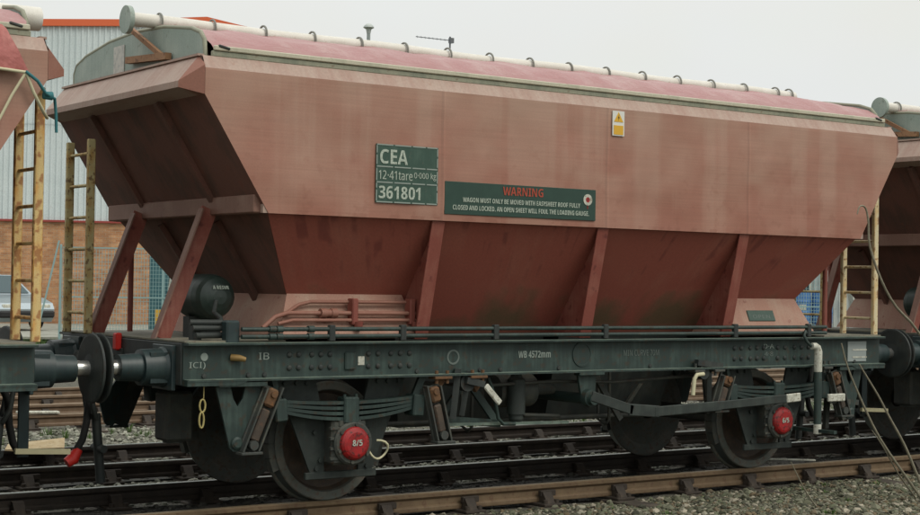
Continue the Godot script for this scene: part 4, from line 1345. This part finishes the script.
# ---------------------------------------------------------------- yard buildings
func shed():
	var t := thing("industrial_shed", "big pale blue ribbed shed with orange roof edge above a brick base", "building", Vector3(11.47, 0, -43.06))
	t.rotation.y = -0.441
	var tops = [[-34.0, 10.55], [0.0, 10.66], [3.2, 10.79], [5.9, 11.0], [7.1, 10.75], [24.0, 7.6]]
	var top_at = func(k):
		for i in range(tops.size() - 1):
			if k <= tops[i + 1][0]: return lerpf(tops[i][1], tops[i + 1][1], (k - tops[i][0]) / (tops[i + 1][0] - tops[i][0]))
		return tops[-1][1]
	var b := B.new()
	var p = 0.20
	var k = -34.0
	while k < 24.0 - p:
		# one trapezoid rib: flat, rise, crown, fall
		var xs = [k, k + p * 0.50, k + p * 0.62, k + p * 0.88, k + p]
		var zs = [0.0, 0.0, 0.045, 0.045, 0.0]
		for i in 4:
			b.quad(Vector3(xs[i], 3.70, zs[i]), Vector3(xs[i + 1], 3.70, zs[i + 1]), Vector3(xs[i + 1], 7.15, zs[i + 1]), Vector3(xs[i], 7.15, zs[i]))
			var dz = Vector3(0, 0, 0.014)
			b.quad(Vector3(xs[i], 7.10, zs[i]) + dz, Vector3(xs[i + 1], 7.10, zs[i + 1]) + dz, Vector3(xs[i + 1], top_at.call(xs[i + 1]), zs[i + 1]) + dz, Vector3(xs[i], top_at.call(xs[i]), zs[i]) + dz)
		k += p
	part("cladding", b, M.clad, t)
	b = B.new()
	b.box(Vector3(-5, 1.6, -0.20), Vector3(58, 4.1, 0.40))
	part("brick_wall", b, M.brick, t)
	b = B.new()
	b.box(Vector3(-5, 3.685, 0.06), Vector3(58, 0.07, 0.12))
	part("red_sill", b, M.red_sill, t)
	b = B.new()
	for i in range(tops.size() - 1):
		var a = Vector3(tops[i][0], tops[i][1] + 0.03, 0.10)
		var c = Vector3(tops[i + 1][0], tops[i + 1][1] + 0.03, 0.10)
		b.prism([Vector2(a.x, a.y - 0.12), Vector2(c.x, c.y - 0.12), Vector2(c.x, c.y + 0.12), Vector2(a.x, a.y + 0.12)], Vector3.ZERO, Vector3.RIGHT, Vector3.UP, Vector3(0, 0, 1), -0.05, 0.16)
	part("roof_edge", b, M.orange, t)
	b = B.new()
	for i in range(tops.size() - 1):
		b.quad(Vector3(tops[i][0], tops[i][1], 0), Vector3(tops[i + 1][0], tops[i + 1][1], 0), Vector3(tops[i + 1][0], tops[i + 1][1] - 0.4, -26), Vector3(tops[i][0], tops[i][1] - 0.4, -26))
	for x in [-34.0, 24.0]:
		b.box(Vector3(x, 3.6, -13), Vector3(0.2, 7.6, 26))
	b.box(Vector3(-5, 3.6, -26), Vector3(58, 7.6, 0.2))
	part("roof_and_rear", b, M.clad, t)
	# yard pavement before it
	b = B.new()
	b.box(Vector3.ZERO, Vector3(60, 0.06, 13))
	var pv = struct("yard_pavement", b, M.concrete)
	pv.rotation.y = -0.441
	pv.position = Vector3(11.47, 0.03, -43.06) + Basis(Vector3.UP, -0.441) * Vector3(-4, 0, 6.8)

func yard_point(k: float, y: float, z: float) -> Vector3:
	return Vector3(11.47, 0, -43.06) + Basis(Vector3.UP, -0.441) * Vector3(k, y, z)

func fence():
	var t := thing("mesh_fence", "pale green wire mesh fence with slim posts before the brick wall", "fence", yard_point(0, 0, 16.5))
	t.rotation.y = -0.441
	for i in 9:
		var b := B.new()
		var k = 2.15 + i * 2.55
		b.box(Vector3(k, 1.15, 0), Vector3(0.06, 2.75, 0.06), Basis(), 0.01)
		part("post", b, M.fence, t)
	var b := B.new()
	b.bar(Vector3(2.1, 2.62, 0), Vector3(1.55, 0.0, 0.1), 0.04, 0.04)
	part("stay", b, M.fence, t)
	b = B.new()
	for y in [2.45, 1.2, 0.0]: b.box(Vector3(12.4, y, 0.03), Vector3(20.4, 0.035, 0.02))
	part("wire_rail", b, M.fence, t)
	b = B.new()
	var k = 2.2
	while k < 22.5:
		b.box(Vector3(k, 1.2, 0.02), Vector3(0.011, 2.45, 0.011))
		k += 0.075
	for j in 24: b.box(Vector3(12.4, 0.1 + j * 0.1, 0.012), Vector3(20.4, 0.010, 0.010))
	part("mesh", b, M.fence, t).set_meta("kind", "stuff")

func car():
	var t := thing("parked_car", "silver hatchback with dark bumper parked by the brick wall", "car", yard_point(-0.75, 0.06, 6.6))
	t.rotation.y = -0.441 - 0.95
	t.scale = Vector3(1.12, 1.20, 1.12)
	var w = 0.82
	# lower body outline (k along the car, nose to the right), then the narrower cabin
	var low = [Vector2(-2.05, 0.25), Vector2(1.95, 0.22), Vector2(2.08, 0.34), Vector2(2.10, 0.55), Vector2(2.0, 0.70), Vector2(1.55, 0.82), Vector2(0.95, 0.90), Vector2(-1.75, 0.95), Vector2(-2.02, 0.90), Vector2(-2.1, 0.6)]
	var b := B.new()
	b.prism(low, Vector3.ZERO, Vector3.RIGHT, Vector3.UP, Vector3(0, 0, 1), -w, w)
	var cab = [[-1.85, 0.94, w - 0.03], [1.0, 0.90, w - 0.03], [0.25, 1.40, w - 0.2], [-1.35, 1.42, w - 0.2]]
	var lo = []
	for q in cab: lo.append([Vector3(q[0], q[1], -q[2]), Vector3(q[0], q[1], q[2])])
	var mid = Vector3(-0.4, 1.1, 0)
	for i in 4:
		var j = (i + 1) % 4
		b.face_out([lo[i][0], lo[i][1], lo[j][1], lo[j][0]], mid)
	for s in 2: b.face_out([lo[0][s], lo[1][s], lo[2][s], lo[3][s]], mid)
	part("body", b, M.silver, t)
	b = B.new()
	b.face_out([Vector3(0.96, 0.945, -0.70), Vector3(0.96, 0.945, 0.70), Vector3(0.30, 1.385, 0.56), Vector3(0.30, 1.385, -0.56)], Vector3(-0.4, 0.9, 0))
	part("windscreen", b, M.car_glass, t)
	for s in [-1.0, 1.0]:
		for q in [[-0.52, 0.72, 0.13, -0.48], [-1.62, -0.62, -0.58, -1.32]]:
			b = B.new()
			b.face_out([Vector3(q[0], 0.97, s * (w - 0.042)), Vector3(q[1], 0.97, s * (w - 0.042)), Vector3(q[2], 1.36, s * (w - 0.172)), Vector3(q[3], 1.36, s * (w - 0.172))], mid)
			part("side_window", b, M.car_glass, t)
		b = B.new()
		b.box(Vector3(2.03, 0.60, s * 0.56), Vector3(0.10, 0.14, 0.32), Basis(), 0.02)
		part("headlight", b, M.white_paint, t)
		for x in [-1.3, 1.3]:
			var wl := Node3D.new()
			wl.name = "wheel"
			t.add_child(wl, true)
			b = B.new()
			b.lathe(Vector3(x, 0.29, s * (w - 0.17)), Vector3(0, 0, s), [[0.0, 0.0], [0.0, 0.27], [0.03, 0.29], [0.15, 0.29], [0.18, 0.27], [0.18, 0.18]], 24)
			part("tyre", b, M.tyre, wl)
			b = B.new()
			b.lathe(Vector3(x, 0.29, s * (w - 0.17)), Vector3(0, 0, s), [[0.165, 0.19], [0.175, 0.12], [0.18, 0.0]], 16)
			part("hubcap", b, M.galv, wl)
	b = B.new()
	b.box(Vector3(2.07, 0.42, 0), Vector3(0.14, 0.18, 1.66), Basis(), 0.04)
	part("bumper", b, M.black, t)

func yard_things():
	# teal cabinet, its yellow labels, and the white board leaning by it
	var t := thing("steel_cabinet", "tall teal steel cabinet with yellow labels behind the mesh fence", "cabinet", yard_point(4.85, -0.12, 14.0))
	t.rotation.y = -0.441
	var b := B.new()
	b.box(Vector3(0, 1.22, 0), Vector3(1.08, 2.44, 0.7), Basis(), 0.03)
	part("body", b, M.teal, t)
	for x in [-0.26, 0.26]:
		b = B.new()
		b.box(Vector3(x, 1.22, 0.36), Vector3(0.49, 2.28, 0.03), Basis(), 0.01)
		part("door", b, M.teal, t)
	b = B.new()
	b.box(Vector3(-0.27, 0.78, 0.38), Vector3(0.20, 0.42, 0.01))
	part("yellow_label", b, M.hazard, t)
	b = B.new()
	b.box(Vector3(-0.20, 2.18, 0.38), Vector3(0.12, 0.14, 0.01))
	part("yellow_label", b, M.hazard, t)
	b = B.new()
	b.bar(Vector3(0, 0, 0), Vector3(0.28, 2.25, -0.32), 0.22, 0.03)
	var o = one("white_board", b, M.white_paint, "long white board leaning against the teal steel cabinet", "board")
	o.position = yard_point(4.72, -0.09, 14.72)
	o.rotation.y = -0.441
	# to the right, seen through the gap under the hopper
	var i = 0
	for row in 2:
		for c in 3:
			var d := thing("plastic_drum", ["lower blue plastic drum at the left of the stack before the pale hut", "lower blue plastic drum in the middle of the stack before the pale hut", "lower blue plastic drum at the right of the stack before the pale hut", "upper left blue plastic drum of the stack before the pale hut", "upper middle blue plastic drum of the stack before the pale hut", "upper right blue plastic drum of the stack before the pale hut"][i], "drum", Vector3(25.0 + c * 0.50, -0.22 + row * 0.93, -20.3 + c * 0.36), "blue drums stacked before the pale hut")
			b = B.new()
			b.lathe(Vector3.ZERO, Vector3.UP, [[0.0, 0.0], [0.0, 0.27], [0.02, 0.29], [0.28, 0.295], [0.30, 0.305], [0.33, 0.305], [0.35, 0.295], [0.58, 0.295], [0.60, 0.305], [0.63, 0.305], [0.65, 0.295], [0.89, 0.28], [0.92, 0.25], [0.92, 0.0]], 24)
			part("drum_body", b, M.blue, d)
			b = B.new()
			b.box(Vector3(-0.165, 0.46, 0.245), Vector3(0.2, 0.16, 0.01), Basis(Vector3.UP, -0.6))
			part("white_label", b, M.white_paint, d)
			b = B.new()
			b.lathe(Vector3(0.1, 0.92, 0), Vector3.UP, [[0.0, 0.05], [0.012, 0.05], [0.012, 0.0]], 12)
			part("bung", b, M.white_paint, d)
			i += 1
	var h := thing("pale_hut", "pale ribbed hut with flat roof behind the stack of blue drums", "hut", Vector3(28.6, -0.2, -22.0))
	h.rotation.y = -0.62
	b = B.new()
	for k in 44:
		var x = -3.3 + k * 0.15
		b.quad(Vector3(x, 0, 2.0), Vector3(x + 0.09, 0, 2.0), Vector3(x + 0.09, 3.6, 2.0), Vector3(x, 3.6, 2.0))
		b.quad(Vector3(x + 0.09, 0, 2.0), Vector3(x + 0.12, 0, 2.03), Vector3(x + 0.12, 3.6, 2.03), Vector3(x + 0.09, 3.6, 2.0))
		b.quad(Vector3(x + 0.12, 0, 2.03), Vector3(x + 0.15, 0, 2.0), Vector3(x + 0.15, 3.6, 2.0), Vector3(x + 0.12, 3.6, 2.03))
	b.box(Vector3(0, 1.8, -0.03), Vector3(6.6, 3.6, 4.0))
	part("wall", b, M.pale_sheet, h)
	b = B.new()
	b.box(Vector3(0, 3.68, 0), Vector3(7.0, 0.14, 4.4), Basis(), 0.02)
	part("roof", b, M.slate, h)
	var wn := Node3D.new()
	wn.name = "window"
	h.add_child(wn, true)
	b = B.new()
	for q in [[-1.95, 2.2, 0.06, 1.0], [-0.75, 2.2, 0.06, 1.0]]: b.box(Vector3(q[0], q[1], 2.06), Vector3(q[2], q[3], 0.06))
	for y in [1.7, 2.7]: b.box(Vector3(-1.35, y, 2.06), Vector3(1.14, 0.06, 0.06))
	part("window_frame", b, M.white_paint, wn)
	b = B.new()
	b.box(Vector3(-1.35, 2.2, 2.04), Vector3(1.14, 0.94, 0.01))
	part("pane", b, M.car_glass, wn)
	b = B.new()
	b.bar(Vector3(0, 0, 0), Vector3(-0.55, 3.0, -0.35), 0.55, 0.03, Vector3.RIGHT)
	o = one("sheet_panel", b, M.white_paint, "long white sheet panel leaning on the pale hut beside the blue drums", "panel")
	o.position = Vector3(26.95, -0.2, -18.9)
	o.rotation.y = -0.62
	# a house beyond, hidden up to its roof, whose aerial shows over the wagon
	var ho := thing("brick_house", "brick house with slate roof standing beyond the hopper wagon", "house", Vector3(26.84, -0.2, -39.55))
	ho.rotation.y = -0.62
	b = B.new()
	b.box(Vector3(0, 2.6, 0), Vector3(9.0, 5.2, 6.4))
	b.prism([Vector2(-3.2, 5.2), Vector2(3.2, 5.2), Vector2(0, 7.9)], Vector3.ZERO, Vector3(0, 0, 1), Vector3.UP, Vector3.RIGHT, -4.5, 4.5)
	part("wall", b, M.brick, ho)
	b = B.new()
	b.slab([Vector3(-4.8, 5.0, 3.55), Vector3(4.8, 5.0, 3.55), Vector3(4.8, 8.1, 0), Vector3(-4.8, 8.1, 0)], 0.12)
	b.slab([Vector3(4.8, 5.0, -3.55), Vector3(-4.8, 5.0, -3.55), Vector3(-4.8, 8.1, 0), Vector3(4.8, 8.1, 0)], 0.12)
	var rf = part("roof", b, M.slate, ho)
	b = B.new()
	b.box(Vector3(0, 7.9, 0), Vector3(0.9, 1.3, 0.6), Basis(), 0.02)
	part("chimney", b, M.brick, rf)
	for x in [-2.6, 2.6]:
		for y in [1.4, 3.9]:
			var wi := Node3D.new()
			wi.name = "window"
			ho.add_child(wi, true)
			b = B.new()
			for q in [-0.6, 0.0, 0.6]: b.box(Vector3(x + q, y, 3.23), Vector3(0.07, 1.2, 0.07))
			for q in [-0.57, 0.57]: b.box(Vector3(x, y + q, 3.235), Vector3(1.2, 0.07, 0.07))
			part("window_frame", b, M.white_paint, wi)
			b = B.new()
			b.box(Vector3(x, y, 3.21), Vector3(1.15, 1.1, 0.02))
			part("pane", b, M.car_glass, wi)
	var ae := thing("television_aerial", "thin television aerial on a mast rising from the house chimney", "aerial", Vector3(26.74, 8.35, -39.45))
	b = B.new()
	b.cyl(Vector3.ZERO, Vector3(0, 3.0, 0), 0.035, 8)
	part("mast", b, M.aerial, ae)
	b = B.new()
	var dr = Vector3(-0.815, 0.10, -0.577).normalized()
	b.bar(Vector3(0, 2.85, 0) - dr * 0.1, Vector3(0, 2.85, 0) + dr * 1.35, 0.03, 0.03)
	part("boom", b, M.aerial, ae)
	b = B.new()
	for k in 9: b.cyl(Vector3(0, 2.85, 0) + dr * (0.05 + k * 0.155) - Vector3(0.2, 0.0, -0.28) * 0.75, Vector3(0, 2.85, 0) + dr * (0.05 + k * 0.155) + Vector3(0.2, 0.0, -0.28) * 0.75, 0.009, 5)
	b.box(Vector3(0, 2.85, 0) - dr * 0.05, Vector3(0.16, 0.2, 0.16))
	part("elements", b, M.aerial, ae)
	var lp := thing("yard_lamp", "slim yard lamp post with mushroom head beyond the wagon roof", "lamp post", Vector3(12.6, 0.12, -22.7))
	b = B.new()
	b.lathe(Vector3.ZERO, Vector3.UP, [[0.0, 0.11], [1.0, 0.10], [1.0, 0.07], [7.9, 0.045]], 12)
	part("post", b, M.galv, lp)
	b = B.new()
	b.lathe(Vector3(0, 7.86, 0), Vector3.UP, [[0.0, 0.05], [0.05, 0.06], [0.10, 0.07], [0.14, 0.14], [0.18, 0.125], [0.23, 0.07], [0.25, 0.0]], 18)
	part("lamp_head", b, M.pale_sheet, lp)

func small_things():
	var b := B.new()
	# the left wagon: red sheet, rolled canvas and ropes
	var nz := FastNoiseLite.new()
	nz.seed = 44
	nz.frequency = 2.2
	var rows = [[3.36, 0.95], [3.352, 1.12], [3.325, 1.24], [3.27, 1.315], [3.20, 1.345], [3.12, 1.375], [3.05, 1.385], [2.99, 1.385]]
	var nx = 26
	var g = []
	for i in nx + 1:
		var row = []
		for k in rows.size():
			var t = float(k) / (rows.size() - 1)
			var x = lerpf(-6.6, lerpf(-5.12, -4.90, t), float(i) / nx)
			var fold = nz.get_noise_2d(x * 1.6 + t * 0.5, 0.0) * 0.045 * t + sin(x * 13.0 + t * 2.0) * 0.014 * t
			row.append(Vector3(x, rows[k][0] + nz.get_noise_2d(x, 7.0) * 0.02, rows[k][1] + absf(fold)))
		g.append(row)
	for i in nx:
		for k in rows.size() - 1:
			var nn = []
			for q in [[i, k], [i + 1, k], [i + 1, k + 1], [i, k + 1]]:
				var du = g[min(q[0] + 1, nx)][q[1]] - g[max(q[0] - 1, 0)][q[1]]
				var dv = g[q[0]][min(q[1] + 1, rows.size() - 1)] - g[q[0]][max(q[1] - 1, 0)]
				var n = dv.cross(du).normalized()
				nn.append(n if n.z + n.y > 0 else -n)
			b.quad_n(g[i][k + 1], g[i + 1][k + 1], g[i + 1][k], g[i][k], nn[3], nn[2], nn[1], nn[0])
	one("tarpaulin", b, M.tarp_red, "red tarpaulin draped over the top of the left wagon", "tarpaulin")
	b = B.new()
	b.tube([Vector3(-5.7, 3.435, 0.66), Vector3(-5.2, 3.445, 0.66), Vector3(-4.57, 3.455, 0.66)], [0.085, 0.09, 0.082], 18)
	one("canvas_roll", b, M.tube, "thick pale canvas roll on top of the left wagon", "canvas roll")
	b = B.new()
	b.tube([Vector3(-6.6, 3.0, 1.42), Vector3(-5.9, 2.985, 1.42), Vector3(-5.3, 3.0, 1.415), Vector3(-4.925, 2.98, 1.41)], 0.011, 6)
	b.tube([Vector3(-4.925, 2.98, 1.41), Vector3(-5.01, 2.83, 1.40), Vector3(-5.08, 2.68, 1.39), Vector3(-5.3, 2.3, 1.36)], 0.010, 6)
	b.tube([Vector3(-4.925, 2.98, 1.41), Vector3(-4.87, 2.86, 1.40), Vector3(-4.79, 2.74, 1.37), Vector3(-4.70, 2.72, 1.2)], 0.011, 6)
	one("lashing_rope", b, M.rope, "cream lashing rope along the hem of the red tarpaulin", "rope")
	b = B.new()
	b.tube([Vector3(-4.93, 2.985, 1.42), Vector3(-4.85, 2.93, 1.42), Vector3(-4.79, 2.86, 1.40), Vector3(-4.74, 2.845, 1.36), Vector3(-4.69, 2.84, 1.30), Vector3(-4.675, 2.74, 1.29), Vector3(-4.67, 2.62, 1.29)], 0.011, 6)
	b.lathe(Vector3(-4.755, 2.85, 1.35), Vector3.RIGHT, [[-0.03, 0.0], [-0.03, 0.025], [0.03, 0.028], [0.03, 0.0]], 8)
	one("blue_cord", b, M.rope_blue, "blue green cord knotted at the corner of the left wagon", "cord")
	# dry stems rising in front of the right end
	var stems = [
		[[Vector3(3.02, -0.21, 2.2), Vector3(2.78, 0.02, 2.2), Vector3(2.40, 0.40, 2.2), Vector3(2.14, 0.76, 2.2), Vector3(1.98, 1.02, 2.2), Vector3(1.90, 1.22, 2.2)], "tallest dry bramble stem leaning left across the end of the solebar"],
		[[Vector3(3.95, -0.21, 2.2), Vector3(3.55, 0.58, 2.2), Vector3(2.93, 1.285, 2.2), Vector3(2.60, 1.53, 2.2), Vector3(2.40, 1.76, 2.2), Vector3(2.245, 2.05, 2.2), Vector3(2.225, 2.25, 2.2), Vector3(2.19, 2.37, 2.2), Vector3(2.135, 2.395, 2.2), Vector3(2.10, 2.375, 2.2), Vector3(2.08, 2.32, 2.2)], "long arching dry stem hooked over in front of the ladder"],
		[[Vector3(3.06, -0.21, 2.25), Vector3(2.93, -0.02, 2.22), Vector3(2.74, 0.31, 2.2), Vector3(2.52, 0.58, 2.2), Vector3(2.38, 0.76, 2.2), Vector3(2.18, 0.98, 2.2), Vector3(2.13, 1.04, 2.2)], "right hand dry stem crossing the buffer of the right wagon"],
		[[Vector3(3.04, -0.21, 2.12), Vector3(2.72, 0.06, 2.15), Vector3(2.44, 0.33, 2.2), Vector3(2.30, 0.47, 2.2)], "short dry stem running beside the tallest bramble stem"],
		[[Vector3(1.86, -0.2, 2.0), Vector3(1.72, -0.06, 2.0), Vector3(1.60, 0.10, 2.0), Vector3(1.52, 0.22, 2.0)], "small dry weed stalk bent over the ballast by the rail"],
	]
	for s in stems:
		b = B.new()
		var rad = []
		var pts = []
		var n = s[0].size()
		for i in (n - 1) * 3 + 1:
			var f = float(i) / 3.0
			var i0 = mini(int(f), n - 2)
			var u = f - i0
			pts.append(s[0][max(i0 - 1, 0)].cubic_interpolate(s[0][i0], s[0][i0 + 1], s[0][0], 0.0) if false else s[0][i0].cubic_interpolate(s[0][i0 + 1], s[0][max(i0 - 1, 0)], s[0][mini(i0 + 2, n - 1)], u))
			rad.append(lerpf(0.0145, 0.0055, float(i) / ((n - 1) * 3)) * (1.0 if n > 4 else 0.6))
		b.tube(pts, rad, 7)
		one("dry_stem", b, M.stem, s[1], "plant stem", "dry stems in front of the right end")
	# litter on the tracks
	b = B.new()
	var cb = [Vector3(-0.30, 0.02, 0.12), Vector3(-0.05, 0.0, 0.22), Vector3(0.12, -0.02, 0.16), Vector3(0.26, 0.02, 0.20), Vector3(0.36, 0.09, -0.05), Vector3(0.05, 0.06, -0.14), Vector3(-0.2, 0.05, -0.08)]
	b.slab(cb, 0.012)
	var o = one("torn_board", b, M.timber, "torn pale fibreboard lying across a rail of the second track", "board")
	o.position = Vector3(-2.97, 0.008, -3.68)
	b = B.new()
	b.box(Vector3.ZERO, Vector3(0.52, 0.03, 0.10), Basis(Vector3(0, 0, 1), -0.03), 0.006)
	o = one("white_batten", b, M.white_paint, "short white batten lying on the far rails left of the wheel", "batten")
	o.position = Vector3(-1.5, 0.03, -7.46)
	b = B.new()
	b.bar(Vector3(2.90, 0.015, 0.40), Vector3(3.24, 0.018, 0.72), 0.045, 0.016, Vector3.UP, 0.004)
	one("white_strip", b, M.white_paint, "narrow white strip resting on the near rail right of the wheel", "strip")
	b = B.new()
	b.slab([Vector3(-0.16, 0, 0.05), Vector3(0.14, -0.01, 0.10), Vector3(0.17, 0.05, -0.05), Vector3(-0.12, 0.06, -0.08)], 0.01)
	o = one("paper_scrap", b, M.paper, "white paper scrap on the ballast behind the middle of the wagon", "paper")
	o.position = Vector3(3.55, -0.12, -2.02)

func _ready():
	rng.seed = 20240
	bed_noise.seed = 3
	bed_noise.frequency = 0.55
	# camera
	var cam := Camera3D.new()
	cam.name = "camera"
	cam.fov = 18.50
	cam.near = 0.1
	cam.far = 700.0
	cam.transform = Transform3D(Basis(Vector3(0.816298, 0.015575, 0.577421), Vector3(-0.022492, 0.999735, 0.004830), Vector3(-0.577193, -0.016930, 0.816432)).orthonormalized(), Vector3(-8.4643, 1.6696, 11.2525))
	add_child(cam)
	cam.current = true
	# overcast sky
	var sky_img := Image.create(512, 256, false, Image.FORMAT_RGB8)
	var cn := FastNoiseLite.new()
	cn.seed = 8
	cn.frequency = 1.4
	cn.fractal_octaves = 4
	for y in 256:
		var el = PI * (0.5 - (y + 0.5) / 256.0)
		for x in 512:
			var az = TAU * (x + 0.5) / 512.0
			var d = Vector3(cos(el) * sin(az), sin(el), cos(el) * cos(az))
			var q = d / (0.35 + absf(d.y))
			var n = cn.get_noise_3d(q.x, q.y * 0.4, q.z)
			var up = clampf(d.y, 0.0, 1.0)
			var v = lerpf(SKY_LOW, SKY_HIGH, smoothstep(0.10, 0.95, up)) * (1.0 + n * 0.06)
			var c = Color(v * 0.985, v, v * 0.955).lerp(Color(v * 0.955, v * 0.98, v * 0.975), clampf(0.5 + n * 1.5, 0.0, 1.0))
			if d.y < 0.0: c = Color(0.16, 0.16, 0.14)
			sky_img.set_pixel(x, y, c.linear_to_srgb())
	var sm := PanoramaSkyMaterial.new()
	sm.panorama = ImageTexture.create_from_image(sky_img)
	sm.energy_multiplier = SKY_ENERGY
	var sky := Sky.new()
	sky.sky_material = sm
	var env := Environment.new()
	env.background_mode = Environment.BG_SKY
	env.sky = sky
	env.tonemap_mode = Environment.TONE_MAPPER_LINEAR
	env.tonemap_exposure = 1.0
	env.sdfgi_enabled = true
	env.ssao_enabled = true
	env.ssil_enabled = true
	var we := WorldEnvironment.new()
	we.name = "world_environment"
	we.environment = env
	add_child(we)
	var sun := DirectionalLight3D.new()
	sun.name = "sun"
	sun.light_energy = 0.4
	sun.light_angular_distance = 25.0
	sun.light_color = Color(1.0, 0.97, 0.92)
	sun.shadow_enabled = true
	add_child(sun)
	sun.look_at_from_position(Vector3.ZERO, Vector3(-0.25, -0.72, -0.62), Vector3.UP)

	materials()
	# ground
	var b := B.new()
	b.quad(Vector3(-300, -0.27, 300), Vector3(300, -0.27, 300), Vector3(300, -0.27, -300), Vector3(-300, -0.27, -300))
	struct("ground", b, M.earth)
	b = B.new()
	var st = 0.25
	for i in int(56 / st):
		for j in int(26.0 / st):
			var p = []
			for q in [[0, 0], [0, 1], [1, 1], [1, 0]]:
				var x = -16.0 + (i + q[0]) * st
				var z = -17.0 + (j + q[1]) * st
				p.append(Vector3(x, bed_y(x, z), z))
			b.quad(p[0], p[1], p[2], p[3])
	struct("ballast_bed", b, M.ballast)
	b = B.new()
	for i in int(56 / st):
		for zz in [[-0.71, 0.71], [-3.75, -2.28]]:
			for j in 4:
				var p = []
				for q in [[0, 0], [0, 1], [1, 1], [1, 0]]:
					var x = -16.0 + (i + q[0]) * st
					var z = lerpf(zz[0], zz[1], (j + q[1]) / 4.0)
					p.append(Vector3(x, bed_y(x, z) + 0.012, z))
				b.quad(p[0], p[1], p[2], p[3])
	struct("shade_toned_bed", b, M.shadowed)  # strips coloured dark to stand for shade between the rails
	track("railway_track", "nearest railway track, the one under the hopper wagons", 0.0, -14.0, 34.0, [M.rail_dark, M.rail_side], [M.rail_head, M.rail_brown_head], 0.80, 0.23)
	track("railway_track", "second railway track, just behind the hopper wagons", -3.02, -12.0, 34.0, [M.rail_dark, M.rail_dark], [M.rail_head, M.rail_head], 0.76, 0.1)
	track("railway_track", "third railway track back, with brown rails beyond the weedy strip", -8.22, -8.0, 34.0, [M.rail_dull, M.rail_dull], [M.rail_cream_head, M.rail_cream_head], 0.76, 0.3)
	track("railway_track", "farthest railway track, before the yard", -11.2, -8.0, 34.0, [M.rail_dull, M.rail_dull], [M.rail_cream_head, M.rail_cream_head], 0.76, 0.1)
	shed()
	fence()
	var w := make_wagon()
	# neighbours in the train are the same wagon again
	var left = w.duplicate()
	left.name = numbered("hopper_wagon")
	add_child(left)
	left.position = Vector3(-8.39, 0, 0)
	tag(left, "maroon hopper wagon cut off by the left edge, with red tarpaulin on top", "hopper wagon")
	var right = w.duplicate()
	right.name = numbered("hopper_wagon")
	add_child(right)
	right.position = Vector3(8.39, 0, 0)
	tag(right, "shaded hopper wagon end behind the cream ladder at the right edge", "hopper wagon")
	for c in left.get_children():
		if c.name.begins_with("ladder"):
			for q in c.get_children(): q.material_override = M.ladder_yellow
	for c in right.get_children():
		if c.name == "hose_head" or c.name == "red_cock":
			right.remove_child(c)
			c.free()
	write_wagon(w)
	car()
	yard_things()
	small_things()
	var grey = [Color(0.107, 0.107, 0.070), Color(0.142, 0.142, 0.095), Color(0.073, 0.073, 0.046), Color(0.205, 0.194, 0.144), Color(0.128, 0.097, 0.054), Color(0.094, 0.105, 0.060), Color(0.048, 0.049, 0.031), Color(0.124, 0.126, 0.082), Color(0.085, 0.086, 0.052), Color(0.103, 0.081, 0.048), Color(0.308, 0.275, 0.209)]
	var dark = [Color(0.030, 0.030, 0.024), Color(0.045, 0.042, 0.034), Color(0.022, 0.022, 0.018), Color(0.07, 0.068, 0.055)]  # stone tones darkened for the shade under the wagons
	stones("ballast_stones", "grey green ballast stones spread before the near rail", [[-3.0, 7.0, 0.88, 2.9, 1500, 0.0165], [-3.0, 7.0, 0.88, 2.9, 120, 0.034], [7.0, 16.0, 0.9, 3.2, 420, 0.028]], grey)
	stones("ballast_stones", "ballast stones toned dark for shade between the rails under the wagons", [[-6.0, 16.0, -0.68, 0.68, 260, 0.026], [-4.0, 16.0, -3.7, -2.35, 200, 0.028]], dark)
	stones("ballast_stones", "pale ballast stones of the strips behind the wagons", [[-5.0, 18.0, -2.15, -0.85, 260, 0.028], [-4.0, 22.0, -7.4, -3.85, 150, 0.03], [-2.0, 24.0, -12.5, -9.0, 60, 0.035]], [Color(0.145, 0.15, 0.115), Color(0.20, 0.205, 0.16), Color(0.105, 0.108, 0.08), Color(0.27, 0.265, 0.22)])
	var spots = []
	for i in 420:
		var x = rng.randf_range(-3.5, 14.0)
		var z = rng.randf_range(-6.9, -4.6)
		if bed_noise.get_noise_2d(x * 1.3, z * 2.0 + 40.0) > -0.05: spots.append(Vector3(x, bed_y(x, z), z))
	grass("weeds", "low weeds growing in the strip between the second and third tracks", spots, 0.13, M.leaf)
	spots = []
	for i in 260:
		var x = rng.randf_range(-2.0, 9.0)
		var z = rng.randf_range(1.0, 3.2)
		if bed_noise.get_noise_2d(x * 1.6 + 9.0, z * 2.0) > 0.16: spots.append(Vector3(x, bed_y(x, z), z))
	grass("weeds", "sparse small weeds in the ballast before the near rail", spots, 0.045, M.leaf)
	spots = []
	for i in 500:
		spots.append(yard_point(rng.randf_range(-3.0, 16.0), -0.25, rng.randf_range(16.8, 21.0)))
	for i in 140:
		spots.append(yard_point(1.6 + rng.randf_range(-0.6, 0.6), -0.22, 17.5 + rng.randf_range(-0.6, 0.6)))
	grass("grass_verge", "rough green grass growing along the foot of the mesh fence", spots, 0.42, M.leaf)

const SKY_LOW = 0.515
const SKY_HIGH = 0.98
const SKY_ENERGY = 1.6
